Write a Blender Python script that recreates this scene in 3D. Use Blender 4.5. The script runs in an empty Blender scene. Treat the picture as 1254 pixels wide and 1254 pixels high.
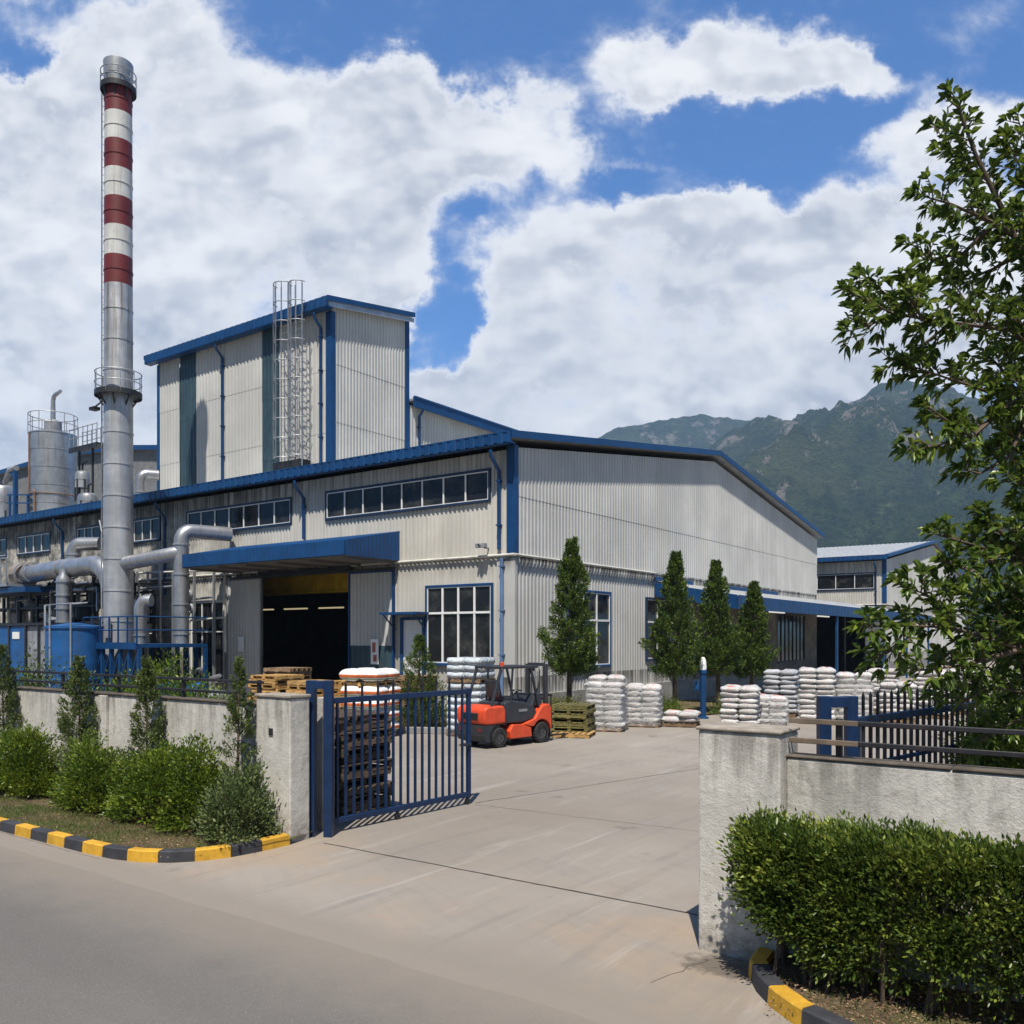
import bpy, bmesh, math, random
import numpy as np
from mathutils import Vector, Matrix, noise as mnoise
random.seed(7); RNG = np.random.default_rng(11)
SC = bpy.context.scene
COL = SC.collection
R = math.radians

# ------------------------------------------------------------------ camera frame (level camera, image shifted up)
YAW = R(35.6); FPX = 1065.0; HOR = 781.0; CX = 627.0; HC = 2.9
FW = (-math.sin(YAW), math.cos(YAW)); RT = (math.cos(YAW), math.sin(YAW))
def ray(px):
    u = (px - CX) / FPX
    return FW[0] + RT[0]*u, FW[1] + RT[1]*u
def at(px, py, Y):                      # survey helper: point on the vertical plane y = Y
    rx, ry = ray(px); d = Y/ry
    return Vector((d*rx, Y, HC - d*(py - HOR)/FPX))
def atd(px, py, d):                     # survey helper: point at depth d
    rx, ry = ray(px)
    return Vector((d*rx, d*ry, HC - d*(py - HOR)/FPX))
def gnd(px, py, z=0.0):
    return atd(px, py, (HC - z)*FPX/(py - HOR))

# ------------------------------------------------------------------ mesh builder
ORG = {}
class MB:
    def __init__(s): s.v = []; s.f = []; s.m = []
    def add(s, vs, fs, mi=0):
        n = len(s.v); s.v += [tuple(p) for p in vs]
        for f in fs: s.f.append([i + n for i in f]); s.m.append(mi)
        return s
    def box(s, x0, x1, y0, y1, z0, z1, mi=0):
        return s.add([(x0,y0,z0),(x1,y0,z0),(x1,y1,z0),(x0,y1,z0),(x0,y0,z1),(x1,y0,z1),(x1,y1,z1),(x0,y1,z1)],
                     [(3,2,1,0),(4,5,6,7),(0,1,5,4),(1,2,6,5),(2,3,7,6),(3,0,4,7)], mi)
    def bar(s, p, q, w, h=None, mi=0, up=(0,0,1)):
        p = Vector(p); q = Vector(q); h = h or w
        d = (q-p).normalized(); up = Vector(up)
        if abs(d.dot(up)) > .98: up = Vector((1,0,0))
        a = d.cross(up).normalized(); b = a.cross(d).normalized()
        vs = []
        for c in (p, q):
            for (i, j) in ((-1,-1),(1,-1),(1,1),(-1,1)): vs.append(c + a*i*w/2 + b*j*h/2)
        return s.add(vs, [(0,1,2,3),(7,6,5,4),(0,4,5,1),(1,5,6,2),(2,6,7,3),(3,7,4,0)], mi)
    def tube(s, pts, r, n=8, mi=0, caps=True):
        pts = [Vector(p) for p in pts]; k = len(pts)
        rs = r if isinstance(r, (list, tuple)) else [r]*k
        vs = []; ref = None
        for i, p in enumerate(pts):
            d = (pts[min(i+1,k-1)] - pts[max(i-1,0)]).normalized()
            if ref is None:
                ref = d.cross(Vector((0,0,1)))
                if ref.length < .05: ref = d.cross(Vector((0,1,0)))
            ref = (ref - d*ref.dot(d)).normalized(); b = d.cross(ref)
            for j in range(n):
                t = 2*math.pi*j/n; vs.append(p + (ref*math.cos(t) + b*math.sin(t))*rs[i])
        fs = []
        for i in range(k-1):
            for j in range(n):
                a = i*n+j; b2 = i*n+(j+1) % n; fs.append((a, b2, b2+n, a+n))
        if caps: fs.append(tuple(range(n))[::-1]); fs.append(tuple(range((k-1)*n, k*n)))
        return s.add(vs, fs, mi)
    def lathe(s, prof, c, n=24, mi=0, a0=0, a1=2*math.pi, axis='z'):
        full = abs(a1 - a0 - 2*math.pi) < 1e-6; m = n if full else n+1
        vs = []
        for (r, z) in prof:
            for j in range(m):
                t = a0 + (a1-a0)*j/n
                if axis == 'z': vs.append((c[0]+r*math.cos(t), c[1]+r*math.sin(t), c[2]+z))
                elif axis == 'y': vs.append((c[0]+r*math.cos(t), c[1]+z, c[2]+r*math.sin(t)))
                else: vs.append((c[0]+z, c[1]+r*math.cos(t), c[2]+r*math.sin(t)))
        fs = []
        for i in range(len(prof)-1):
            for j in range(n):
                j2 = (j+1) % m if full else j+1
                fs.append((i*m+j, i*m+j2, (i+1)*m+j2, (i+1)*m+j))
        return s.add(vs, fs, mi)
    def prism(s, poly, vec, mi=0):
        poly = [Vector(p) for p in poly]; n = len(poly); vec = Vector(vec)
        return s.add(poly + [p+vec for p in poly],
              [tuple(range(n))[::-1], tuple(range(n, 2*n))] + [(i, (i+1) % n, (i+1) % n + n, i+n) for i in range(n)], mi)
    def ring(s, c, rad, r, n=24, a0=0, a1=2*math.pi, k=6, mi=0):
        m = n+1
        return s.tube([(c[0]+rad*math.cos(a0+(a1-a0)*i/n), c[1]+rad*math.sin(a0+(a1-a0)*i/n), c[2]) for i in range(m)], r, k, mi)
    def mesh(s, name, mats, org=(0,0,0), smooth=False, fixn=True):
        me = bpy.data.meshes.new(name)
        o = org
        me.from_pydata([(p[0]-o[0], p[1]-o[1], p[2]-o[2]) for p in s.v], [], s.f)
        for m in (mats if isinstance(mats, (list, tuple)) else [mats]): me.materials.append(m)
        if max(s.m, default=0) > 0: me.polygons.foreach_set('material_index', s.m)
        if fixn:
            bm = bmesh.new(); bm.from_mesh(me); bmesh.ops.recalc_face_normals(bm, faces=bm.faces); bm.to_mesh(me); bm.free()
        if smooth:
            me.polygons.foreach_set('use_smooth', [True]*len(me.polygons))
            try: me.set_sharp_from_angle(angle=R(38))
            except Exception: pass
        me.update(); return me
    def build(s, name, mats, parent=None, smooth=False, bevel=0, loc=None, seg=2, fixn=True):
        if parent is not None: org = ORG[parent.name]
        else: org = Vector(loc) if loc is not None else Vector((0,0,0))
        o = bpy.data.objects.new(name, s.mesh(name, mats, org, smooth, fixn)); COL.objects.link(o)
        ORG[o.name] = Vector(org)
        if parent is not None: o.parent = parent
        else: o.location = org
        if bevel:
            b = o.modifiers.new('bevel', 'BEVEL'); b.width = bevel; b.segments = seg; b.limit_method = 'ANGLE'; b.angle_limit = R(35)
        return o
def tag(o, label=None, cat=None, group=None, kind=None):
    if label: o['label'] = label
    if cat: o['category'] = cat
    if group: o['group'] = group
    if kind: o['kind'] = kind
    return o
def thing(name, label, cat, loc=(0,0,0), group=None):
    o = bpy.data.objects.new(name, None); COL.objects.link(o); o.location = loc
    o.empty_display_size = .3
    ORG[o.name] = Vector(loc)
    return tag(o, label, cat, group)
def dup(src, loc, rz=0.0, scale=None, label=None, group=None, rot=None):
    c = src.copy(); COL.objects.link(c); c.location = loc
    c.rotation_euler = rot if rot else (0, 0, rz)
    if scale: c.scale = scale if isinstance(scale, (tuple, list)) else (scale,)*3
    if label: c['label'] = label
    if group: c['group'] = group
    for ch in [x for x in COL.objects if x.parent == src]:
        k = ch.copy(); COL.objects.link(k); k.parent = c
        for g in [x for x in COL.objects if x.parent == ch]:
            q = g.copy(); COL.objects.link(q); q.parent = k
    return c

# ------------------------------------------------------------------ materials
class NT:
    def __init__(s, tree): s.t = tree; s.t.nodes.clear()
    def n(s, typ, **kw):
        nd = s.t.nodes.new(typ)
        for k, v in kw.items(): setattr(nd, k, v)
        return nd
    def put(s, sock, val):
        if isinstance(val, bpy.types.NodeSocket): s.t.links.new(val, sock)
        elif isinstance(val, (tuple, list)) and len(val) == 3 and sock.type == 'RGBA': sock.default_value = (*val, 1)
        else: sock.default_value = val
    def math(s, op, a, b=None, c=None, clamp=False):
        nd = s.n('ShaderNodeMath', operation=op, use_clamp=clamp); s.put(nd.inputs[0], a)
        if b is not None: s.put(nd.inputs[1], b)
        if c is not None: s.put(nd.inputs[2], c)
        return nd.outputs[0]
    def vmath(s, op, a, b=None, c=None):
        nd = s.n('ShaderNodeVectorMath', operation=op); s.put(nd.inputs[0], a)
        if b is not None: s.put(nd.inputs[1], b)
        if c is not None: s.put(nd.inputs[2], c)
        return nd.outputs['Value'] if op in ('DOT_PRODUCT', 'LENGTH') else nd.outputs['Vector']
    def mix(s, f, a, b, mode='MIX'):
        nd = s.n('ShaderNodeMix', data_type='RGBA', blend_type=mode); s.put(nd.inputs[0], f); s.put(nd.inputs[6], a); s.put(nd.inputs[7], b)
        return nd.outputs[2]
    def noise(s, vec, scale, det=4, rough=.55, dist=0, out='Fac'):
        nd = s.n('ShaderNodeTexNoise'); nd.inputs['Scale'].default_value = scale; nd.inputs['Detail'].default_value = det
        nd.inputs['Roughness'].default_value = rough; nd.inputs['Distortion'].default_value = dist
        if vec is not None: s.put(nd.inputs['Vector'], vec)
        return nd.outputs[out]
    def ramp(s, f, lo, hi, a=0.0, b=1.0):
        nd = s.n('ShaderNodeMapRange', interpolation_type='SMOOTHSTEP'); s.put(nd.inputs[0], f)
        nd.inputs[1].default_value = lo; nd.inputs[2].default_value = hi; nd.inputs[3].default_value = a; nd.inputs[4].default_value = b
        return nd.outputs[0]
    def mapv(s, vec, scale=(1,1,1), loc=(0,0,0)):
        nd = s.n('ShaderNodeMapping'); s.put(nd.inputs[0], vec); nd.inputs['Scale'].default_value = scale; nd.inputs['Location'].default_value = loc
        return nd.outputs[0]
    def obj(s): return s.n('ShaderNodeTexCoord').outputs['Object']
    def pos(s): return s.n('ShaderNodeNewGeometry').outputs['Position']
    def xyz(s, vec):
        nd = s.n('ShaderNodeSeparateXYZ'); s.put(nd.inputs[0], vec); return nd.outputs
    def bump(s, h, strength=.3, dist=.02, normal=None):
        nd = s.n('ShaderNodeBump'); nd.inputs['Strength'].default_value = strength; nd.inputs['Distance'].default_value = dist
        s.put(nd.inputs['Height'], h)
        if normal is not None: s.put(nd.inputs['Normal'], normal)
        return nd.outputs[0]
    def bsdf(s, col, rough=.6, metal=0.0, normal=None, spec=.5):
        nd = s.n('ShaderNodeBsdfPrincipled'); s.put(nd.inputs['Base Color'], col); s.put(nd.inputs['Roughness'], rough)
        s.put(nd.inputs['Metallic'], metal); nd.inputs['Specular IOR Level'].default_value = spec
        if normal is not None: s.put(nd.inputs['Normal'], normal)
        return nd.outputs[0]
    def out(s, sh, vol=None):
        o = s.n('ShaderNodeOutputMaterial')
        if sh is not None: s.put(o.inputs['Surface'], sh)
        if vol is not None: s.put(o.inputs['Volume'], vol)
def newmat(name):
    m = bpy.data.materials.new(name); m.use_nodes = True
    return m, NT(m.node_tree)
def lin(r, g, b):
    f = lambda c: (c/255/12.92 if c/255 <= .04045 else ((c/255+.055)/1.055)**2.4)
    return (f(r), f(g), f(b))
def mul(c, k): return tuple(x*k for x in c)
def painted(name, col, rough=.5, metal=0.0, dirt=.35, dirtcol=(.08,.065,.05), var=.25, streak=True, scale=1.0, bump=.12, rand=0.0, spec=.4, chips=None):
    m, t = newmat(name); v = t.obj()
    n1 = t.noise(v, 1.3*scale, 6, .65); n2 = t.noise(v, 14*scale, 4, .6)
    c = t.mix(t.ramp(n1, .3, .7), mul(col, 1-var), mul(col, 1+var*.6))
    if streak:
        st = t.noise(t.mapv(v, (4*scale, 4*scale, .22*scale)), 1.6, 5, .65)
        c = t.mix(t.math('MULTIPLY', t.ramp(st, .5, .78), dirt), c, dirtcol)
    c = t.mix(t.math('MULTIPLY', t.ramp(n2, .55, .75), dirt*.5), c, dirtcol)
    if chips:
        n3 = t.noise(v, 9*scale, 5, .7); c = t.mix(t.ramp(n3, .64, .7), c, chips)
    if rand:
        oi = t.n('ShaderNodeObjectInfo').outputs['Random']
        c = t.mix(1.0, c, t.math('ADD', 1-rand, t.math('MULTIPLY', oi, 2*rand)), 'MULTIPLY')
    r = t.math('ADD', rough-.08, t.math('MULTIPLY', n2, .2))
    t.out(t.bsdf(c, r, metal, t.bump(n2, bump, .01), spec)); return m
def leafmat(name, dark, mid, light, trans=.35, rough=.5, k=1.5):
    dark, mid, light = mul(dark, k), mul(mid, k), mul(light, k*.9)
    m, t = newmat(name)
    g = t.n('ShaderNodeNewGeometry'); ri = g.outputs['Random Per Island']
    v = t.obj(); n1 = t.noise(v, 2.2, 3, .5)
    f = t.math('ADD', t.math('MULTIPLY', ri, .65), t.math('MULTIPLY', t.ramp(n1, .35, .65), .35))
    c = t.mix(t.ramp(f, 0, .55), dark, mid); c = t.mix(t.ramp(f, .55, 1), c, light)
    p = t.bsdf(c, rough, 0, None, .35)
    tr = t.n('ShaderNodeBsdfTranslucent'); t.put(tr.inputs['Color'], t.mix(.5, c, light))
    ms = t.n('ShaderNodeMixShader'); ms.inputs[0].default_value = trans
    t.put(ms.inputs[1], p); t.put(ms.inputs[2], tr.outputs[0]); t.out(ms.outputs[0]); return m

BLUE = (.0045, .046, .145)
M = {}
def wallmat(name, col, zstain, streakamt=.5, xgrime=False):
    m, t = newmat(name); v = t.pos(); x, y, z = t.xyz(v)
    n1 = t.noise(v, .35, 5, .6)
    c = t.mix(t.ramp(n1, .3, .72), mul(col, .84), mul(col, 1.06))
    panel = t.noise(t.mapv(v, (1.1, 1.1, .001)), .9, 0, .5)        # sheet-to-sheet tone
    c = t.mix(t.ramp(panel, .42, .58, 0, .28), c, mul(col, .78))
    st = t.noise(t.mapv(v, (5, 5, .16)), 1.4, 6, .7)
    c = t.mix(t.ramp(st, .5, .8, 0, streakamt), c, (.15, .125, .095))
    # grime running down from the eaves / from the mid rail
    for (zt, ln) in zstain:
        dz = t.math('DIVIDE', t.math('SUBTRACT', zt, z), ln)
        g = t.math('MULTIPLY', t.ramp(dz, 0, 1, 1, 0), t.math('GREATER_THAN', dz, -.05))
        stn = t.noise(t.mapv(v, (2.6, 2.6, .10), (3, 7, 1)), 1.5, 5, .7)
        k = t.math('MULTIPLY', g, t.ramp(stn, .33, .62, 0, .92))
        if xgrime: k = t.math('MULTIPLY', k, t.ramp(x, -31, -23, 1.0, .45))
        c = t.mix(k, c, (.050, .042, .034))
    if xgrime:
        gz = t.noise(v, .8, 6, .7)
        c = t.mix(t.math('MULTIPLY', t.ramp(x, -42, -27, .9, 0), t.ramp(gz, .36, .6)), c, (.070, .062, .053))
    rust = t.noise(t.mapv(v, (2, 2, .5)), 2.2, 6, .75)
    c = t.mix(t.ramp(rust, .66, .78, 0, .6), c, (.2, .10, .045))
    r = t.math('ADD', .42, t.math('MULTIPLY', n1, .2))
    t.out(t.bsdf(c, r, 0.0, t.bump(t.noise(v, 6, 3), .08, .02), .35)); return m
CREAM = (.53, .51, .455)
M['wall'] = wallmat('weathered_cream_sheet', CREAM, [(9.3, 1.9), (5.7, .9), (2.0, 2.0)], .5, True)
M['gable'] = wallmat('grey_cream_sheet', (.49, .485, .46), [(5.7, .7), (1.5, 1.2)], .32)
M['tower'] = wallmat('pale_sheet', (.49, .485, .46), [(9.9, 1.0)], .3)
M['blue'] = painted('blue_trim', BLUE, .42, 0, .35, (.02, .03, .05), .22, chips=None)
M['bluefade'] = painted('faded_blue_trim', (.10, .17, .30), .55, 0, .5, (.3, .3, .3), .3)
M['teal'] = painted('teal_rooflight', (.032, .062, .078), .35, 0, .4, (.1, .11, .11), .25)
M['galv'] = painted('galvanised', (.38, .39, .40), .42, .6, .35, (.16, .13, .10), .2, bump=.1)
M['steel'] = painted('stainless_cladding', (.42, .425, .435), .36, .75, .75, (.20, .15, .10), .22, bump=.15)
M['darksteel'] = painted('dark_steel', (.03, .032, .036), .5, .3, .3, (.10, .06, .04), .3)
M['roof'] = painted('roof_sheet', (.36, .37, .37), .45, .2, .3, (.15, .12, .1), .2)
M['white'] = painted('white_paint', (.74, .74, .72), .45, 0, .3, (.3, .27, .22), .1)
M['cream'] = painted('cream_trim', (.56, .54, .48), .5, 0, .5, (.15, .12, .09), .2)
M['bluemach'] = painted('blue_machine', (.012, .085, .25), .45, 0, .6, (.05, .06, .08), .3, chips=(.12,.07,.04))
M['greymach'] = painted('grey_machine', (.26, .27, .29), .5, .1, .5, (.07, .06, .05), .3)
M['redband'] = painted('red_band', (.13, .018, .018), .5, 0, .35, (.06, .02, .02), .2)
M['whiteband'] = painted('white_band', (.52, .52, .50), .5, 0, .75, (.22, .19, .15), .15)
M['yellowbeam'] = painted('yellow_crane', (.62, .42, .03), .5, 0, .3)
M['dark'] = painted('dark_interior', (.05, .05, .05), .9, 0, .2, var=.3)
M['concwall'] = None
def glassmat():
    m, t = newmat('dark_window_glass'); v = t.pos()
    d = t.noise(v, 1.1, 5, .65); c = t.mix(t.ramp(d, .45, .75), (.012, .013, .015), (.06, .058, .052))
    r = t.math('ADD', .06, t.math('MULTIPLY', t.ramp(d, .4, .7), .25))
    t.out(t.bsdf(c, r, 0, t.bump(t.noise(v, .8, 2), .04, .05), .35)); return m
M['glass'] = glassmat()
def stucco(name, base, z0, z1):
    m, t = newmat(name); v = t.pos(); x, y, z = t.xyz(v)
    n1 = t.noise(v, 1.1, 6, .65); n2 = t.noise(v, 9, 6, .7); n3 = t.noise(v, 45, 3, .6)
    c = t.mix(t.ramp(n1, .3, .7), mul(base, .82), mul(base, 1.08))
    c = t.mix(t.ramp(n2, .52, .72, 0, .42), c, (.23, .20, .165))
    st = t.noise(t.mapv(v, (3, 3, .45)), 1.3, 6, .72)
    top = t.ramp(z, z0, z1, 0, 1)
    k = t.math('MULTIPLY', t.ramp(st, .40, .66), top)
    c = t.mix(t.math('MULTIPLY', k, .62), c, (.085, .075, .06))
    st2 = t.noise(t.mapv(v, (2, 2, .8), (5, 2, 3)), 1.5, 6, .7, 1.0)
    c = t.mix(t.ramp(st2, .55, .75, 0, .55), c, (.16, .14, .115))
    bt = t.math('MULTIPLY', t.ramp(z, 0, .55, 1, 0), t.ramp(n2, .35, .6))
    c = t.mix(t.math('MULTIPLY', bt, .6), c, (.17, .135, .10))
    h = t.math('ADD', t.math('MULTIPLY', n2, 1.0), t.math('MULTIPLY', n3, .35))
    t.out(t.bsdf(c, .85, 0, t.bump(h, .5, .025), .2)); return m
M['stucco'] = stucco('weathered_stucco', (.53, .505, .455), 1.0, 1.95)
M['coping'] = painted('stone_coping', (.30, .26, .21), .85, 0, .6, (.08, .065, .05), .35, streak=False, scale=3, bump=.4)
M['shadewall'] = painted('sooty_render', (.15, .135, .115), .9, 0, .5, (.06, .05, .04), .35, bump=.3)  # dirty render, darkened further to carry the shade under the loading canopy
M['plinth'] = painted('plinth_render', (.27, .26, .24), .85, 0, .5, (.1, .09, .075), .3, bump=.3)
M['winblue'] = painted('window_frame_navy', (.010, .028, .070), .45, 0, .35, (.06, .06, .06), .25)
M['rim'] = painted('dark_rim', (.07, .07, .072), .55, .2, .5, (.14, .11, .08), .3, scale=4)
M['gateblue'] = painted('gate_blue', (.0045, .022, .072), .4, 0, .3, (.05, .05, .06), .25, scale=3)
M['gateblack'] = painted('black_rail', (.022, .022, .026), .5, .1, .35, (.10, .06, .04), .3, scale=3)
M['wood_rail'] = painted('weathered_rail', (.16, .12, .085), .7, 0, .5, (.06, .045, .03), .3, scale=4)
M['kerb_yellow'] = painted('kerb_yellow', (.52, .285, .022), .7, 0, .55, (.16, .12, .07), .25, streak=False, scale=4, bump=.35, chips=(.30,.25,.18))
M['kerb_black'] = painted('kerb_black', (.035, .036, .042), .7, 0, .5, (.14, .12, .10), .3, streak=False, scale=4, bump=.35)
M['pallet_new'] = painted('yellow_pine', (.48, .29, .10), .75, 0, .5, (.14, .08, .035), .3, streak=False, scale=5, rand=.25)
M['pallet_old'] = painted('old_pallet_wood', (.20, .13, .075), .85, 0, .5, (.05, .035, .02), .35, streak=False, scale=5, rand=.3)
M['pallet_dark'] = painted('blackened_pallet_wood', (.085, .058, .036), .85, 0, .5, (.03, .02, .014), .45, streak=False, scale=5, rand=.35)
M['pallet_moss'] = painted('mossy_pallet_wood', (.17, .15, .05), .9, 0, .55, (.05, .075, .015), .4, streak=False, scale=6, rand=.2)
M['bark'] = painted('bark', (.11, .08, .055), .9, 0, .5, (.04, .03, .02), .35, scale=5, bump=.6)
M['tyre'] = painted('tyre_rubber', (.025, .024, .023), .85, 0, .5, (.12, .10, .08), .3, streak=False, scale=6, bump=.3)
M['orange'] = painted('forklift_orange', (.62, .062, .013), .42, 0, .5, (.16, .10, .07), .18, scale=3, spec=.5)
M['charcoal'] = painted('forklift_charcoal', (.028, .031, .037), .4, 0, .3, (.10, .085, .07), .2, scale=2)
def sackmat(name, col, print_col=None):
    m, t = newmat(name); v = t.obj(); n = t.noise(v, 5, 4, .6)
    oi = t.n('ShaderNodeObjectInfo').outputs['Random']
    c = t.mix(t.ramp(n, .3, .7), mul(col, .86), col)
    c = t.mix(1.0, c, t.math('ADD', .82, t.math('MULTIPLY', oi, .2)), 'MULTIPLY')
    if print_col:
        x, y, z = t.xyz(v)
        a = t.math('LESS_THAN', t.math('ABSOLUTE', x), .17); b = t.math('LESS_THAN', t.math('ABSOLUTE', t.math('ADD', y, .02)), .11)
        c = t.mix(t.math('MULTIPLY', t.math('MULTIPLY', a, b), t.ramp(n, .35, .5, .35, .85)), c, print_col)
        b3 = t.math('LESS_THAN', t.math('ABSOLUTE', t.math('SUBTRACT', z, .115)), .035); n4 = t.noise(v, 16, 3, .6)
        c = t.mix(t.math('MULTIPLY', t.math('MULTIPLY', b3, t.math('MAXIMUM', t.math('LESS_THAN', t.math('ABSOLUTE', x), .13), b)), t.ramp(n4, .45, .55, 0, .45)), c, print_col)
    d5 = t.noise(v, 3, 5, .7); c = t.mix(t.ramp(d5, .55, .75, 0, .35), c, (.30, .26, .21))
    h = t.noise(t.mapv(v, (1, 1, 2.5)), 7, 4, .6, 1.2)
    t.out(t.bsdf(c, .42, 0, t.bump(h, 1.0, .08), .4)); return m
M['sack'] = sackmat('white_woven_sack', (.62, .605, .585), (.50, .30, .28))
M['sack_print'] = sackmat('printed_sack', (.66, .645, .63), (.62, .16, .11))
M['sack_grey'] = sackmat('grey_sack', (.50, .51, .54))  # white sack greyed: the shade on one stack is put into its colour
M['film'] = None
def emit(name, col, s):
    m, t = newmat(name); e = t.n('ShaderNodeEmission'); e.inputs[0].default_value = (*col, 1); e.inputs[1].default_value = s
    t.out(e.outputs[0]); return m
M['tube'] = emit('lamp_tube', (1, .98, .9), .5)
M['tube_warm'] = emit('lamp_tube_warm', (1, .85, .5), .28)
# ------------------------------------------------------------------ wall helpers
class Face:
    """wall plane: u along the wall, o outward, z up. 'x' faces -Y, 'y' faces +X"""
    def __init__(s, ax, c): s.ax = ax; s.c = c
    def p(s, u, o, z): return (u, s.c - o, z) if s.ax == 'x' else (s.c + o, u, z)
    def box(s, mb, u0, u1, o0, o1, z0, z1, mi=0):
        if s.ax == 'x': mb.box(u0, u1, s.c-o1, s.c-o0, z0, z1, mi)
        else: mb.box(s.c+o0, s.c+o1, u0, u1, z0, z1, mi)
def corr(mb, F, u0, u1, zb, zt, openings=(), pitch=.2, depth=.035, off=0.0, brk=()):
    ztf = zt if callable(zt) else (lambda u: zt)
    pts = []
    k = int((u1-u0)/pitch)+2
    for i in range(k):
        b = u0 + i*pitch
        for du, o in ((0, 0), (.36, 0), (.5, 1), (.86, 1)):
            u = b + du*pitch
            if u <= u1: pts.append((u, o*depth))
    def oat(u):
        t = ((u-u0)/pitch) % 1
        if t < .36: return 0
        if t < .5: return depth*(t-.36)/.14
        if t < .86: return depth
        return depth*(1-(t-.86)/.14)
    for o in openings:
        for u in o[:2]:
            if u0 < u < u1: pts.append((u, oat(u)))
    for u in brk: pts.append((u, oat(u)))
    pts.append((u1, oat(u1)))
    pts = sorted(set((round(a, 4), round(b, 4)) for a, b in pts))
    for (a, oa), (b, ob) in zip(pts, pts[1:]):
        if b-a < 1e-4: continue
        mid = (a+b)/2
        cuts = sorted((o[2], o[3]) for o in openings if o[0]-1e-4 <= mid <= o[1]+1e-4)
        lo = zb; iv = []
        for c0, c1 in cuts:
            if c0 > lo: iv.append((lo, c0))
            lo = max(lo, c1)
        iv.append((lo, None))
        for z0, z1 in iv:
            za = ztf(a) if z1 is None else z1; zc = ztf(b) if z1 is None else z1
            if min(za, zc) <= z0 + 1e-3: continue
            mb.add([F.p(a, oa+off, z0), F.p(b, ob+off, z0), F.p(b, ob+off, zc), F.p(a, oa+off, za)], [(0, 1, 2, 3)])
def window(parent, F, u0, u1, z0, z1, cols, rows=(), fmat='winblue', bmat='white', fw=.09, bw=.05, proud=.07, label=None, sill=True):
    f = MB()
    F.box(f, u0-fw, u0, -.05, proud, z0-fw, z1+fw); F.box(f, u1, u1+fw, -.05, proud, z0-fw, z1+fw)
    F.box(f, u0, u1, -.05, proud-.003, z1, z1+fw); F.box(f, u0, u1, -.05, proud+.05 if sill else proud-.003, z0-fw, z0)
    w = f.build('window', M[fmat], parent, bevel=.008, seg=1)
    if label: w['label'] = label
    g = MB(); us = [u0+(u1-u0)*i/cols for i in range(cols+1)]; zs = [z0] + [z0+(z1-z0)*r for r in rows] + [z1]
    for a, b in zip(us, us[1:]):
        for c, d in zip(zs, zs[1:]):
            j = [random.uniform(-.006, .006) for _ in range(3)]
            g.add([F.p(a, .0+j[0], c), F.p(b, .0+j[1], c), F.p(b, .0+j[2], d), F.p(a, j[0]+j[2]-j[1], d)], [(0, 1, 2, 3)])
    g.build('pane', M['glass'], w, fixn=False)
    b = MB()
    for u in us[1:-1]: F.box(b, u-bw/2, u+bw/2, .012, .05, z0, z1)
    e = .035
    F.box(b, u0, u0+e, .012, .048, z0, z1); F.box(b, u1-e, u1, .012, .048, z0, z1)
    for zz in zs[1:-1]: F.box(b, u0+e, u1-e, .012, .055, zz-bw/2, zz+bw/2)
    F.box(b, u0+e, u1-e, .012, .046, z0, z0+e); F.box(b, u0+e, u1-e, .012, .046, z1-e, z1)
    b.build('glazing_bar', M[bmat], w)
    return w
def downpipe(parent, F, u, z1, z0, o=.12, r=.065, head=.55, mat='blue', out=True):
    pts = [F.p(u, head, z1), F.p(u, head, z1-.18), F.p(u, o, z1-.18-head*.8), F.p(u, o, z0)] if out else [F.p(u, o, z1), F.p(u, o, z0)]
    mb = MB().tube(pts, r, 10)
    z = z1-1.0 if out else z1-.3
    while z > z0+.2:
        F.box(mb, u-r-.02, u+r+.02, 0, o+r+.01, z, z+.05); z -= 1.5
    return mb.build('downpipe', M[mat], parent, smooth=True)

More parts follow.
